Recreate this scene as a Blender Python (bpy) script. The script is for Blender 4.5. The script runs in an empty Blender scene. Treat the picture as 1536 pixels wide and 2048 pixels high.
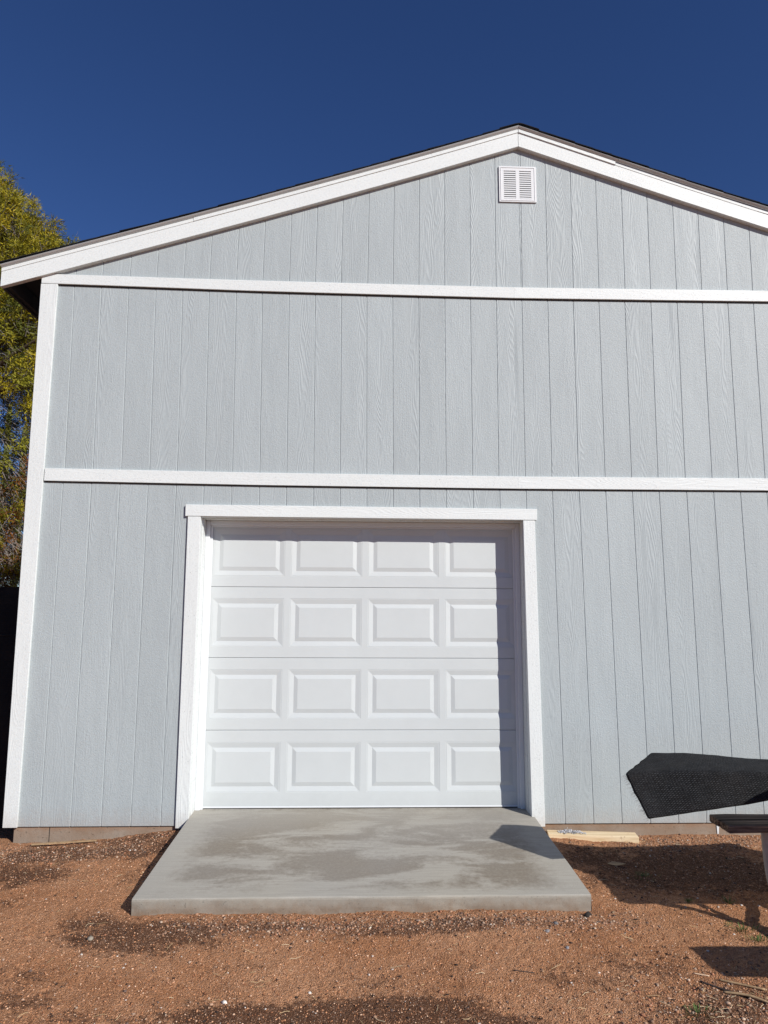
import bpy, bmesh, math, random
import numpy as np
from mathutils import Vector, Matrix, noise as mnoise

random.seed(7); rng = np.random.default_rng(7)
S = bpy.context.scene

# ------------------------------------------------------------------ camera
cam_d = bpy.data.cameras.new('camera'); cam = bpy.data.objects.new('camera', cam_d)
S.collection.objects.link(cam); S.camera = cam
CAM = Vector((2.39174, -5.09773, 1.51981))
ca = Vector((0.99933336, -0.03615338, 0.00507593))
cb = Vector((-0.00992131, -0.13513484, 0.99077754))
cc = Vector((0.03513402, 0.99016741, 0.13540345))
M = Matrix((ca, cb, -cc)).transposed().to_4x4(); M.translation = CAM
cam.matrix_world = M
cam_d.sensor_width = 36.0; cam_d.lens = 1380.0 * 36.0 / 2048.0
cam_d.clip_start = 0.05; cam_d.clip_end = 3000

# ------------------------------------------------------------------ sky and sun
SUN_DIR = Vector((0.88, -1.0, 0.78)).normalized()        # towards the sun
el = math.asin(SUN_DIR.z); az = math.atan2(SUN_DIR.x, SUN_DIR.y)
W = bpy.data.worlds.new("World"); S.world = W; W.use_nodes = True
wn = W.node_tree; wn.nodes.clear()
sky = wn.nodes.new('ShaderNodeTexSky'); sky.sky_type = 'NISHITA'; sky.sun_disc = False
sky.sun_elevation = el; sky.sun_rotation = az
sky.altitude = 1500; sky.air_density = 0.85; sky.dust_density = 0.1; sky.ozone_density = 4.0
bg = wn.nodes.new('ShaderNodeBackground'); bg.inputs['Strength'].default_value = 0.086
wo = wn.nodes.new('ShaderNodeOutputWorld')
hs = wn.nodes.new('ShaderNodeHueSaturation'); hs.inputs['Saturation'].default_value = 1.15; hs.inputs['Hue'].default_value = 0.512
wn.links.new(sky.outputs[0], hs.inputs['Color']); wn.links.new(hs.outputs[0], bg.inputs[0]); wn.links.new(bg.outputs[0], wo.inputs[0])
sl = bpy.data.lights.new('sun', 'SUN'); sl.energy = 5.0; sl.angle = math.radians(0.53); sl.color = (1.0, 0.968, 0.91)
so = bpy.data.objects.new('sun', sl); S.collection.objects.link(so)
so.rotation_euler = (-SUN_DIR).to_track_quat('-Z', 'Y').to_euler(); so.location = (8, -9, 9)
S.view_settings.view_transform = 'Standard'; S.view_settings.look = 'None'
S.view_settings.exposure = 0.07; S.view_settings.gamma = 1.0; S.view_settings.use_curve_mapping = False
S.cycles.max_bounces = 6; S.cycles.diffuse_bounces = 3; S.cycles.transparent_max_bounces = 8

# ------------------------------------------------------------------ node helpers
class NT:
    def __init__(s, name):
        s.m = bpy.data.materials.new(name); s.m.use_nodes = True
        s.t = s.m.node_tree; s.t.nodes.clear()
        s.o = s.t.nodes.new('ShaderNodeOutputMaterial')
        s.b = s.t.nodes.new('ShaderNodeBsdfPrincipled')
        s.t.links.new(s.b.outputs[0], s.o.inputs[0])
    def n(s, typ, ins=None, **kw):
        nd = s.t.nodes.new(typ)
        for k, v in kw.items(): setattr(nd, k, v)
        for k, v in (ins or {}).items(): s.set(nd.inputs[k], v)
        return nd
    def set(s, sock, v):
        if isinstance(v, bpy.types.NodeSocket): s.t.links.new(v, sock)
        elif isinstance(v, (tuple, list)) and len(v) == 3 and len(getattr(sock, 'default_value', (0,)*3)) == 4: sock.default_value = (*v, 1)
        else: sock.default_value = v
    def math(s, op, a, b=0.0, c=0.0, clamp=False):
        nd = s.t.nodes.new('ShaderNodeMath'); nd.operation = op; nd.use_clamp = clamp
        s.set(nd.inputs[0], a); s.set(nd.inputs[1], b); s.set(nd.inputs[2], c); return nd.outputs[0]
    def vmath(s, op, a, b=(0, 0, 0)):
        nd = s.t.nodes.new('ShaderNodeVectorMath'); nd.operation = op
        s.set(nd.inputs[0], a); s.set(nd.inputs[1], b); return nd.outputs[0]
    def noise(s, vec, scale, detail=2.0, rough=0.5, dist=0.0):
        return s.n('ShaderNodeTexNoise', {'Vector': vec, 'Scale': scale, 'Detail': detail, 'Roughness': rough, 'Distortion': dist}).outputs[0]
    def ramp(s, f, stops, interp='LINEAR'):
        nd = s.t.nodes.new('ShaderNodeValToRGB'); nd.color_ramp.interpolation = interp
        e = nd.color_ramp.elements
        while len(e) < len(stops): e.new(0.5)
        for q, (p, c) in zip(e, stops):
            q.position = p; q.color = (*c, 1) if len(c) == 3 else c
        s.set(nd.inputs[0], f); return nd.outputs[0]
    def maprange(s, f, a, b, c, d):
        return s.n('ShaderNodeMapRange', {0: f, 1: a, 2: b, 3: c, 4: d}).outputs[0]
    def mix(s, f, a, b, blend='MIX'):
        nd = s.t.nodes.new('ShaderNodeMix'); nd.data_type = 'RGBA'; nd.blend_type = blend
        s.set(nd.inputs[0], f); s.set(nd.inputs[6], a); s.set(nd.inputs[7], b); return nd.outputs[2]
    def bump(s, h, dist=0.001, strength=1.0, normal=None):
        nd = s.t.nodes.new('ShaderNodeBump'); nd.inputs['Distance'].default_value = dist
        nd.inputs['Strength'].default_value = strength
        s.set(nd.inputs['Height'], h)
        if normal is not None: s.set(nd.inputs['Normal'], normal)
        return nd.outputs[0]
    def fin(s, col=None, rough=0.6, normal=None, spec=0.4):
        if col is not None: s.set(s.b.inputs['Base Color'], col)
        s.set(s.b.inputs['Roughness'], rough); s.b.inputs['Specular IOR Level'].default_value = spec
        if normal is not None: s.set(s.b.inputs['Normal'], normal)
        return s.m

def cedar(name, col, axis='z', amp=0.0016, rough=0.55, mottle=0.05, ang=0.0):
    """painted engineered wood siding with embossed cedar grain running along an axis"""
    t = NT(name)
    co = t.n('ShaderNodeTexCoord').outputs['Object']
    rnd = t.n('ShaderNodeObjectInfo').outputs['Random']
    if ang:
        co = t.n('ShaderNodeVectorRotate', {'Vector': co, 'Angle': ang}, rotation_type='Y_AXIS').outputs[0]
    sep = t.n('ShaderNodeSeparateXYZ', {0: co})
    if axis == 'z': u, v = sep.outputs[0], sep.outputs[2]
    else: u, v = sep.outputs[2], sep.outputs[0]
    off = t.math('MULTIPLY', rnd, 37.0)
    def vec(su, sv, so=1.0):
        return t.n('ShaderNodeCombineXYZ', {0: t.math('MULTIPLY', u, su), 1: t.math('MULTIPLY', v, sv), 2: t.math('MULTIPLY', off, so)}).outputs[0]
    # cathedral contours
    base = t.noise(vec(5.2, 0.62), 1.0, 2.2, 0.45)
    saw = t.math('FRACT', t.math('MULTIPLY', base, 42.0))
    ridge = t.math('SMOOTH_MAX', t.math('PINGPONG', saw, 0.5), 0.12, 0.1)
    mask = t.maprange(t.noise(vec(8.0, 0.30, 1.7), 1.0, 1.0), 0.50, 0.62, 0.0, 1.0)
    contour = t.math('MULTIPLY', t.math('MULTIPLY', ridge, 1.35), mask)
    streak = t.noise(vec(135.0, 9.0, 2.3), 1.0, 2.0, 0.6)
    cross = t.noise(vec(95.0, 95.0, 3.1), 1.0, 2.0, 0.7, 0.8)
    patch = t.maprange(t.noise(vec(9.0, 2.2, 6.1), 1.0, 1.0), 0.4, 0.6, 0.0, 1.0)
    h = t.math('ADD', contour, t.math('MULTIPLY', t.math('MULTIPLY', streak, 0.9), patch))
    h = t.math('ADD', h, t.math('MULTIPLY', t.math('MULTIPLY', cross, 0.95), t.math('SUBTRACT', 1.15, mask)))
    nb = t.bump(h, amp, 1.0)
    # paint: slight uneven film and dust, tinted per board
    mt = t.noise(vec(2.0, 0.9, 0.6), 1.0, 4.0, 0.6)
    f = t.maprange(mt, 0.3, 0.7, 1.0 - mottle, 1.0 + mottle * 0.6)
    pb = t.maprange(rnd, 0.0, 1.0, 0.975, 1.02)
    grime = t.maprange(t.noise(vec(120, 70, 4.0), 1.0, 3.0), 0.30, 0.48, 0.90, 1.0)
    k = t.math('MULTIPLY', t.math('MULTIPLY', f, pb), grime)
    spots = t.maprange(t.noise(vec(24, 15, 8.0), 1.0, 4.0, 0.65), 0.74, 0.80, 1.0, 0.85)
    k = t.math('MULTIPLY', k, spots)
    c = t.vmath('SCALE', col); nd = c.node; t.set(nd.inputs['Scale'], k)
    wz = t.n('ShaderNodeSeparateXYZ', {0: t.n('ShaderNodeTexCoord').outputs['Object']}).outputs[2]
    spl = t.maprange(t.math('ADD', wz, t.math('MULTIPLY', t.noise(vec(30, 22, 2.0), 1.0, 4.0, 0.7), 0.22)), 0.10, 0.24, 0.30, 0.0)
    c = t.mix(spl, c, (0.33, 0.25, 0.20))
    return t.fin(c, rough, nb, 0.35)

SIDING = (0.378, 0.416, 0.426)
WHITE = (0.675, 0.70, 0.69)
m_siding = cedar('siding_paint', SIDING, 'z', 0.0022)
m_trim_v = cedar('trim_paint_vertical', WHITE, 'z', 0.0015, 0.5, 0.03)
m_trim_h = cedar('trim_paint_horizontal', WHITE, 'x', 0.0014, 0.5, 0.03)
PITCH = math.atan(0.323)
m_rake_l = cedar('rake_paint_left', WHITE, 'x', 0.0014, 0.5, 0.03, ang=PITCH)
m_rake_r = cedar('rake_paint_right', WHITE, 'x', 0.0014, 0.5, 0.03, ang=-PITCH)

def plain(name, col, rough=0.5, nscale=30, var=0.05, bump=0.0, spec=0.4, metallic=0.0):
    t = NT(name); co = t.n('ShaderNodeTexCoord').outputs['Object']
    n1 = t.noise(co, nscale, 4.0, 0.6)
    k = t.maprange(n1, 0.3, 0.7, 1 - var, 1 + var)
    c = t.vmath('SCALE', col); t.set(c.node.inputs['Scale'], k)
    t.b.inputs['Metallic'].default_value = metallic
    return t.fin(c, rough, t.bump(n1, bump, 1.0) if bump else None, spec)

# door: smooth enamel with a faint embossed grain and faint handling dust
t = NT('door_enamel'); co = t.n('ShaderNodeTexCoord').outputs['Object']
sv = t.vmath('MULTIPLY', co, (6.0, 6.0, 240.0))
g1 = t.noise(sv, 1.0, 3.0, 0.6); w1 = t.noise(co, 2.2, 2.0)
kk = t.maprange(t.noise(co, 3.0, 5.0, 0.7), 0.3, 0.7, 0.965, 1.015)
sp = t.n('ShaderNodeSeparateXYZ', {0: co})
dirt = t.maprange(t.math('ADD', sp.outputs[2], t.math('MULTIPLY', t.noise(co, 14.0, 4.0, 0.7), 0.16)), 0.10, 0.24, 0.90, 1.0)
kk = t.math('MULTIPLY', kk, dirt)
c = t.vmath('SCALE', (0.545, 0.572, 0.572)); t.set(c.node.inputs['Scale'], kk)
nb = t.bump(w1, 0.012, 0.35); nb = t.bump(g1, 0.00018, 1.0, nb)
m_door = t.fin(c, 0.38, nb, 0.5)
m_vinyl = plain('vinyl_stop', (0.68, 0.70, 0.715), 0.35, 8, 0.02)
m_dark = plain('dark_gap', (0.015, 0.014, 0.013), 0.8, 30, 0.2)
m_soffit = plain('soffit_brown', (0.033, 0.036, 0.041), 0.85, 12, 0.15, 0.001)
m_drip = plain('drip_edge_metal', (0.50, 0.52, 0.53), 0.35, 6, 0.04, 0, 0.5, 0.35)
m_ventp = plain('vent_plastic', (0.67, 0.68, 0.69), 0.4, 10, 0.02)
m_inner = plain('attic_dark', (0.06, 0.05, 0.05), 0.9, 10, 0.1)
m_mesh_in = plain('sheathing', (0.30, 0.33, 0.36), 0.7, 20, 0.06)

t = NT('asphalt_shingle'); co = t.n('ShaderNodeTexCoord').outputs['Object']
n1 = t.noise(co, 260, 2.0, 0.7); c = t.ramp(n1, [(0.3, (0.006, 0.006, 0.008)), (0.7, (0.03, 0.03, 0.034))])
m_shingle = t.fin(c, 0.95, t.bump(n1, 0.002, 1.0), 0.1)

def concrete(name, slab=False):
    t = NT(name); co = t.n('ShaderNodeTexCoord').outputs['Object']
    sp = t.n('ShaderNodeSeparateXYZ', {0: co}); x, y, z = sp.outputs
    fine = t.noise(co, 330, 2.0, 0.7)
    mid = t.noise(co, 22, 5.0, 0.65)
    if slab:
        st = t.vmath('MULTIPLY', co, (1.2, 3.2, 1.0))
        big = t.noise(st, 1.35, 6.0, 0.62, 0.6)
        streak = t.noise(t.vmath('MULTIPLY', co, (4.0, 60.0, 1.0)), 1.0, 4.0, 0.65)
        # damp middle, dry margin: distance to the slab's edges
        dx = t.math('MINIMUM', t.math('SUBTRACT', x, 1.224), t.math('SUBTRACT', 3.647, x))
        dy = t.math('ADD', y, 1.215)
        dd = t.math('MINIMUM', dx, t.math('MULTIPLY', dy, 1.7))
        dd = t.math('ADD', dd, t.math('MULTIPLY', t.math('SUBTRACT', mid, 0.5), 0.30))
        edge = t.maprange(dd, 0.10, 0.26, 0.0, 1.0)
        wet = t.math('MULTIPLY', edge, t.maprange(t.math('ADD', big, t.math('MULTIPLY', t.math('SUBTRACT', t.noise(co, 34, 4.0, 0.75), 0.5), 0.22)), 0.43, 0.55, 0.0, 1.0))
        wet = t.math('MULTIPLY', wet, t.maprange(y, -0.45, 0.0, 1.0, 0.42))
        wet = t.math('MULTIPLY', wet, t.maprange(streak, 0.3, 0.6, 0.65, 1.0), clamp=True)
        wet = t.math('ADD', wet, t.math('MULTIPLY', t.maprange(y, 0.11, 0.19, 0.0, 0.7), t.maprange(t.noise(co, 16, 4.0, 0.7), 0.45, 0.6, 0.0, 1.0)), clamp=True)
        c = t.mix(t.math('MULTIPLY', wet, t.maprange(t.noise(co, 60, 3.0, 0.7), 0.3, 0.55, 0.7, 1.0)), (0.372, 0.344, 0.292), (0.205, 0.172, 0.132))
        c2 = t.maprange(streak, 0.25, 0.75, 0.87, 1.10)
        tint = t.maprange(t.noise(co, 1.1, 2.0), 0.35, 0.65, 0.0, 1.0)
        c = t.mix(tint, c, t.mix(0.22, c, (0.32, 0.325, 0.33)))
        k = t.math('MULTIPLY', c2, t.maprange(fine, 0.3, 0.7, 0.85, 1.12))
        # face of the slab below the troweled edge: rougher and browner at the foot
        front = t.maprange(y, -1.209, -1.2135, 0.0, 1.0)
        foot = t.math('MULTIPLY', front, t.maprange(t.math('ADD', z, t.math('MULTIPLY', t.math('SUBTRACT', mid, 0.5), 0.09)), -0.085, -0.015, 1.0, 0.0))
        c = t.mix(t.math('MULTIPLY', front, 0.55), c, (0.235, 0.205, 0.165))
        c = t.mix(t.math('MULTIPLY', foot, 0.7), c, (0.19, 0.115, 0.065))
        pit = t.maprange(t.noise(co, 75, 3.0, 0.7), 0.64, 0.72, 0.0, 1.0)
        pit = t.math('MULTIPLY', pit, front)
        k = t.math('MULTIPLY', k, t.maprange(pit, 0, 1, 1.0, 0.6))
        h = t.math('SUBTRACT', t.math('ADD', t.math('MULTIPLY', fine, 0.4), t.math('MULTIPLY', streak, 0.5)), t.math('MULTIPLY', pit, 2.0))
        nb = t.bump(h, 0.0009, 1.0)
    else:
        big = t.noise(co, 3.0, 5.0, 0.65)
        c = t.mix(t.maprange(big, 0.35, 0.65, 0, 1), (0.30, 0.24, 0.19), (0.235, 0.16, 0.11))
        foot = t.maprange(t.math('ADD', z, t.math('MULTIPLY', t.math('SUBTRACT', mid, 0.5), 0.08)), -0.11, -0.05, 1.0, 0.0)
        c = t.mix(t.math('MULTIPLY', foot, 0.45), c, (0.25, 0.22, 0.18))
        up = t.maprange(t.math('ADD', z, t.math('MULTIPLY', t.math('SUBTRACT', mid, 0.5), 0.05)), -0.04, -0.005, 0.0, 1.0)
        c = t.mix(t.math('MULTIPLY', up, 0.5), c, (0.27, 0.135, 0.07))
        pit = t.maprange(t.noise(co, 60, 3.0, 0.7), 0.64, 0.72, 0.0, 1.0)
        k = t.math('MULTIPLY', t.maprange(fine, 0.3, 0.7, 0.85, 1.1), t.maprange(pit, 0, 1, 1.0, 0.6))
        nb = t.bump(t.math('SUBTRACT', mid, t.math('MULTIPLY', pit, 1.0)), 0.003, 1.0)
    cs = t.vmath('SCALE', c); t.set(cs.node.inputs['Scale'], k)
    return t.fin(cs, 0.85, nb, 0.25)
m_slab = concrete('apron_concrete', True)
m_found = concrete('foundation_concrete')

# soil: colour from a mask attribute plus grain
t = NT('red_soil'); co = t.n('ShaderNodeTexCoord').outputs['Object']
damp_shade = t.n('ShaderNodeAttribute', attribute_name='damp_shade').outputs['Fac']  # damp soil mask, also carries the shade painted into the table's shadow area
gra = t.n('ShaderNodeAttribute', attribute_name='gravel').outputs['Fac']
n0 = t.noise(co, 1.7, 5.0, 0.6); n1 = t.noise(co, 38, 4.0, 0.7)
v1 = t.n('ShaderNodeTexVoronoi', {'Vector': co, 'Scale': 210.0})
v2 = t.n('ShaderNodeTexVoronoi', {'Vector': co, 'Scale': 90.0})
c = t.mix(t.maprange(n0, 0.38, 0.62, 0, 1), (0.43, 0.200, 0.094), (0.56, 0.295, 0.158))
c = t.mix(t.maprange(n1, 0.3, 0.7, 0, 0.55), c, (0.33, 0.145, 0.07))
n3 = t.noise(co, 9.0, 5.0, 0.75)
dn = t.math('ADD', t.math('ADD', damp_shade, t.math('MULTIPLY', t.math('SUBTRACT', n1, 0.5), 1.1)), t.math('MULTIPLY', t.math('SUBTRACT', n3, 0.5), 1.0))
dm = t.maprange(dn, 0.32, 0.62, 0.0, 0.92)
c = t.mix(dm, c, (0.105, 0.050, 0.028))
grain = t.n('ShaderNodeSeparateColor', {0: v1.outputs['Color']})
pale = t.maprange(grain.outputs[0], 0.82, 0.97, 0.0, 0.42)
dark = t.maprange(grain.outputs[1], 0.75, 0.95, 0.0, 0.50)
c = t.mix(pale, c, (0.72, 0.48, 0.34)); c = t.mix(dark, c, (0.15, 0.060, 0.030))
g2 = t.n('ShaderNodeSeparateColor', {0: v2.outputs['Color']})
gm = t.math('MULTIPLY', gra, t.maprange(g2.outputs[0], 0.45, 0.75, 0.0, 0.7))
c = t.mix(gm, c, t.ramp(g2.outputs[1], [(0.0, (0.10, 0.055, 0.035)), (0.5, (0.26, 0.14, 0.085)), (1.0, (0.42, 0.28, 0.19))]))
h = t.math('ADD', t.math('MULTIPLY', v1.outputs['Distance'], -1.1), t.math('MULTIPLY', n1, 1.3))
h = t.math('ADD', h, t.math('MULTIPLY', v2.outputs['Distance'], -0.9))
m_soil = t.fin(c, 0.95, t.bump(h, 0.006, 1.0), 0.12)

def attr_mat(name, rough=0.8, spec=0.2, bump=0.0, trans=0.0):
    t = NT(name); a = t.n('ShaderNodeAttribute', attribute_name='col').outputs['Color']
    if trans:
        tr = t.n('ShaderNodeBsdfTranslucent', {0: a}); mx = t.n('ShaderNodeMixShader', {0: trans})
        t.t.links.new(t.b.outputs[0], mx.inputs[1]); t.t.links.new(tr.outputs[0], mx.inputs[2]); t.t.links.new(mx.outputs[0], t.o.inputs[0])
    co = t.n('ShaderNodeTexCoord').outputs['Object']
    nb = t.bump(t.noise(co, 300, 2.0), bump, 1.0) if bump else None
    return t.fin(a, rough, nb, spec)
m_stone = attr_mat('stone_mix', 0.85, 0.25, 0.001)
m_leaf = attr_mat('needle_foliage', 0.6, 0.25, 0, 0.25)
m_straw = attr_mat('dry_straw', 0.8, 0.15)
m_grass = attr_mat('weed_blades', 0.7, 0.2, 0, 0.2)
m_bark = plain('bark', (0.10, 0.075, 0.055), 0.9, 25, 0.35, 0.01, 0.1)
m_cactus = None
t = NT('cactus_skin'); co = t.n('ShaderNodeTexCoord').outputs['Object']
n1 = t.noise(co, 3, 4.0); c = t.ramp(n1, [(0.3, (0.075, 0.105, 0.035)), (0.7, (0.15, 0.18, 0.065))])
m_cactus = t.fin(c, 0.7, t.bump(t.noise(co, 60, 2.0), 0.004, 1.0), 0.2)

# woven black shade cloth: UV in metres
def clothmat(name, dark=(0.004, 0.0042, 0.005), lite=(0.050, 0.052, 0.056), sc=95.0, bump=0.002):
    t = NT(name); uv = t.n('ShaderNodeUVMap').outputs[0]
    s = t.n('ShaderNodeSeparateXYZ', {0: uv})
    wob = t.math('MULTIPLY', t.noise(uv, 9.0, 3.0), 0.012)
    a = t.math('SINE', t.math('MULTIPLY', t.math('ADD', s.outputs[0], wob), sc * 2 * math.pi * 0.8))
    b = t.math('SINE', t.math('MULTIPLY', t.math('ADD', s.outputs[1], wob), sc * 2 * math.pi))
    k = t.math('ADD', t.math('MULTIPLY', a, b), t.math('MULTIPLY', b, 0.6))
    k = t.maprange(k, -0.3, 1.3, 0.0, 1.0)
    cell = t.noise(t.vmath('MULTIPLY', uv, (sc * .8, sc, 1)), 1.0, 1.0)
    k2 = t.math('MULTIPLY', k, t.math('MULTIPLY', t.maprange(cell, 0.3, 0.7, 0.10, 1.5), t.maprange(t.noise(uv, 14.0, 4.0, 0.7), 0.35, 0.65, 0.45, 1.35)))
    dust = t.maprange(t.noise(uv, 5.0, 5.0, 0.7), 0.45, 0.75, 0.0, 0.035)
    c = t.mix(k2, dark, lite); c = t.mix(dust, c, (0.3, 0.25, 0.2))
    return t.fin(c, 0.75, t.bump(t.math('ADD', k, t.math('MULTIPLY', cell, .5)), bump, 1.0), 0.25)
m_cloth = clothmat('black_shade_cloth')
m_screen = clothmat('black_screen', (0.0012, 0.0014, 0.002), (0.004, 0.005, 0.007), 60.0, 0.0005)

t = NT('weathered_bench_wood'); co = t.n('ShaderNodeTexCoord').outputs['Object']
sv = t.vmath('MULTIPLY', co, (1.6, 60.0, 60.0)); n1 = t.noise(sv, 1.0, 5.0, 0.65, 0.4)
c = t.ramp(n1, [(0.30, (0.008, 0.006, 0.006)), (0.47, (0.10, 0.072, 0.058)), (0.66, (0.34, 0.25, 0.19))])
m_bench = t.fin(c, 0.85, t.bump(n1, 0.004, 1.0), 0.15)
t = NT('fresh_pine'); co = t.n('ShaderNodeTexCoord').outputs['Object']
n1 = t.noise(t.vmath('MULTIPLY', co, (1.5, 28.0, 28.0)), 1.0, 4.0, 0.6, 0.8); n2 = t.noise(co, 9, 4.0, 0.7)
c = t.ramp(n1, [(0.3, (0.56, 0.40, 0.22)), (0.6, (0.74, 0.60, 0.40)), (0.8, (0.78, 0.66, 0.46))])
c = t.mix(t.maprange(n2, 0.62, 0.72, 0, 0.8), c, (0.30, 0.14, 0.06))
m_pine = t.fin(c, 0.75, t.bump(n1, 0.0008, 1.0), 0.2)
m_tube = plain('beige_tube_paint', (0.42, 0.37, 0.32), 0.5, 14, 0.1, 0.0004)

# ------------------------------------------------------------------ object helpers
COL = S.collection
def tag(o, label=None, cat=None, group=None, kind=None):
    if label: o['label'] = label
    if cat: o['category'] = cat
    if group: o['group'] = group
    if kind: o['kind'] = kind
    return o
def empty(name, loc=(0, 0, 0)):
    o = bpy.data.objects.new(name, None); o.empty_display_size = 0.1; COL.objects.link(o); o.location = loc; return o
def link(name, me, parent=None):
    o = bpy.data.objects.new(name, me); COL.objects.link(o)
    if parent is not None:
        o.parent = parent
        q = parent; off = Vector((0, 0, 0))
        while q is not None: off += Vector(q.location); q = q.parent
        o.location = -off
    return o
def mesh(name, verts, faces, mat, parent=None, smooth=False):
    me = bpy.data.meshes.new(name); me.from_pydata([tuple(v) for v in verts], [], faces); me.update()
    bm = bmesh.new(); bm.from_mesh(me); bmesh.ops.recalc_face_normals(bm, faces=bm.faces); bm.to_mesh(me); bm.free()
    me.materials.append(mat)
    if smooth: me.polygons.foreach_set('use_smooth', [True] * len(me.polygons))
    return link(name, me, parent)
def hexa(p):            # 8 corners: bottom 4 ccw, top 4 ccw
    return p, [(0, 1, 2, 3), (7, 6, 5, 4), (0, 4, 5, 1), (1, 5, 6, 2), (2, 6, 7, 3), (3, 7, 4, 0)]
def boxes(name, bl, mat, parent=None, bevel=0.0):
    bm = bmesh.new()
    for b in bl:
        if len(b) == 6:
            x0, x1, y0, y1, z0, z1 = b
            pts = [(x0, y0, z0), (x1, y0, z0), (x1, y1, z0), (x0, y1, z0), (x0, y0, z1), (x1, y0, z1), (x1, y1, z1), (x0, y1, z1)]
        else: pts = b
        vs = [bm.verts.new(p) for p in pts]
        for f in hexa(None)[1]: bm.faces.new([vs[i] for i in f])
    bmesh.ops.recalc_face_normals(bm, faces=bm.faces)
    if bevel: bmesh.ops.bevel(bm, geom=list(bm.edges), offset=bevel, segments=1, affect='EDGES')
    me = bpy.data.meshes.new(name); bm.to_mesh(me); bm.free(); me.materials.append(mat)
    return link(name, me, parent)
def quadprism(xz, y0, y1):   # xz: 4 corners ccw (bl, br, tr, tl) -> 8 pts
    (a, b), (c, d), (e, f), (g, h) = xz
    return [(a, y0, b), (c, y0, d), (c, y1, d), (a, y1, b), (g, y0, h), (e, y0, f), (e, y1, f), (g, y1, h)]
def tube(name, pts, rad, mat, parent=None, seg=12):
    pts = [Vector(p) for p in pts]; rad = rad if isinstance(rad, (list, tuple)) else [rad] * len(pts)
    vs, fs = [], []
    for i, p in enumerate(pts):
        d = (pts[min(i + 1, len(pts) - 1)] - pts[max(i - 1, 0)]).normalized()
        a = d.orthogonal().normalized() if i == 0 else (a - d * a.dot(d)).normalized()
        b = d.cross(a)
        for k in range(seg):
            w = 2 * math.pi * k / seg; vs.append(p + (a * math.cos(w) + b * math.sin(w)) * rad[i])
    for i in range(len(pts) - 1):
        for k in range(seg): fs.append((i * seg + k, i * seg + (k + 1) % seg, (i + 1) * seg + (k + 1) % seg, (i + 1) * seg + k))
    fs.append(tuple(range(seg))[::-1]); fs.append(tuple((len(pts) - 1) * seg + k for k in range(seg)))
    return mesh(name, vs, fs, mat, parent, True)
def spline(pts, n=8):
    pts = [Vector(p) for p in pts]; out = []
    P = [pts[0]] + pts + [pts[-1]]
    for i in range(1, len(P) - 2):
        for k in range(n):
            t = k / n; a, b, c, d = P[i - 1], P[i], P[i + 1], P[i + 2]
            out.append(0.5 * ((2 * b) + (c - a) * t + (2 * a - 5 * b + 4 * c - d) * t * t + (3 * b - a - 3 * c + d) * t ** 3))
    out.append(pts[-1]); return out
def fast_mesh(name, V, F, col=None, mat=None, parent=None, smooth=False):
    """V (n,3), F (m,k) numpy; col per face (m,3)"""
    me = bpy.data.meshes.new(name); V = np.asarray(V, np.float32); F = np.asarray(F, np.int32); k = F.shape[1]
    me.vertices.add(len(V)); me.vertices.foreach_set('co', V.ravel())
    me.loops.add(F.size); me.loops.foreach_set('vertex_index', F.ravel())
    me.polygons.add(len(F)); me.polygons.foreach_set('loop_start', np.arange(0, F.size, k, dtype=np.int32))
    me.polygons.foreach_set('loop_total', np.full(len(F), k, np.int32))
    me.update(calc_edges=True)
    if col is not None:
        a = me.attributes.new('col', 'FLOAT_COLOR', 'FACE')
        c4 = np.ones((len(F), 4), np.float32); c4[:, :3] = col; a.data.foreach_set('color', c4.ravel())
    if smooth: me.polygons.foreach_set('use_smooth', np.ones(len(F), bool))
    if mat: me.materials.append(mat)
    return link(name, me, parent)

# ------------------------------------------------------------------ ground
_perm = rng.random((256, 256)).astype(np.float64)
def vnoise(x, y, s=1.0, ox=0.0):
    x = x * s + ox; y = y * s + ox * 1.7
    xi = np.floor(x).astype(int); yi = np.floor(y).astype(int); fx = x - xi; fy = y - yi
    fx = fx * fx * (3 - 2 * fx); fy = fy * fy * (3 - 2 * fy)
    g = lambda a, b: _perm[a & 255, b & 255]
    return (g(xi, yi) * (1 - fx) + g(xi + 1, yi) * fx) * (1 - fy) + (g(xi, yi + 1) * (1 - fx) + g(xi + 1, yi + 1) * fx) * fy
def fbm(x, y, s, o=4, ox=0.0):
    r = 0; a = 0.5; t = 0
    for i in range(o): r = r + a * vnoise(x, y, s * 2 ** i, ox + 13.1 * i); t += a; a *= 0.55
    return r / t
def ss(a, b, x): t = np.clip((x - a) / (b - a), 0, 1); return t * t * (3 - 2 * t)
def ground_base(x, y):
    z = -0.098 + 0.0 * x
    z = z + 0.027 * np.exp(-((x - 2.5) / 1.6) ** 4) * ss(-1.9, -1.2, y)          # berm at the slab's front
    z = z + 0.052 * np.exp(-((x - 1.16) / 0.42) ** 2) * ss(-0.55, 0.0, y)        # soil climbs towards the door trim, left
    z = z + 0.022 * np.exp(-((x - 3.75) / 0.5) ** 2) * ss(-0.6, -0.1, y)
    z = z + 0.012 * ss(4.1, 4.6, x) * ss(-0.35, -0.1, y)
    z = z - 0.014 * ss(0.6, 0.0, x)
    return z
def ground_z(x, y):
    z = ground_base(x, y)
    z = z + 0.030 * (fbm(x, y, 1.3, 3, 3.0) - 0.5) + 0.022 * (fbm(x + .3 * y, y, 6.0, 3, 9.0) - 0.5)
    rough = np.abs(fbm(x, y, 26.0, 3, 21.0) - 0.5)
    z = z - 0.010 * rough * 2 + 0.007 * (fbm(x, y, 70.0, 2, 5.0) - 0.5)
    return z
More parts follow.
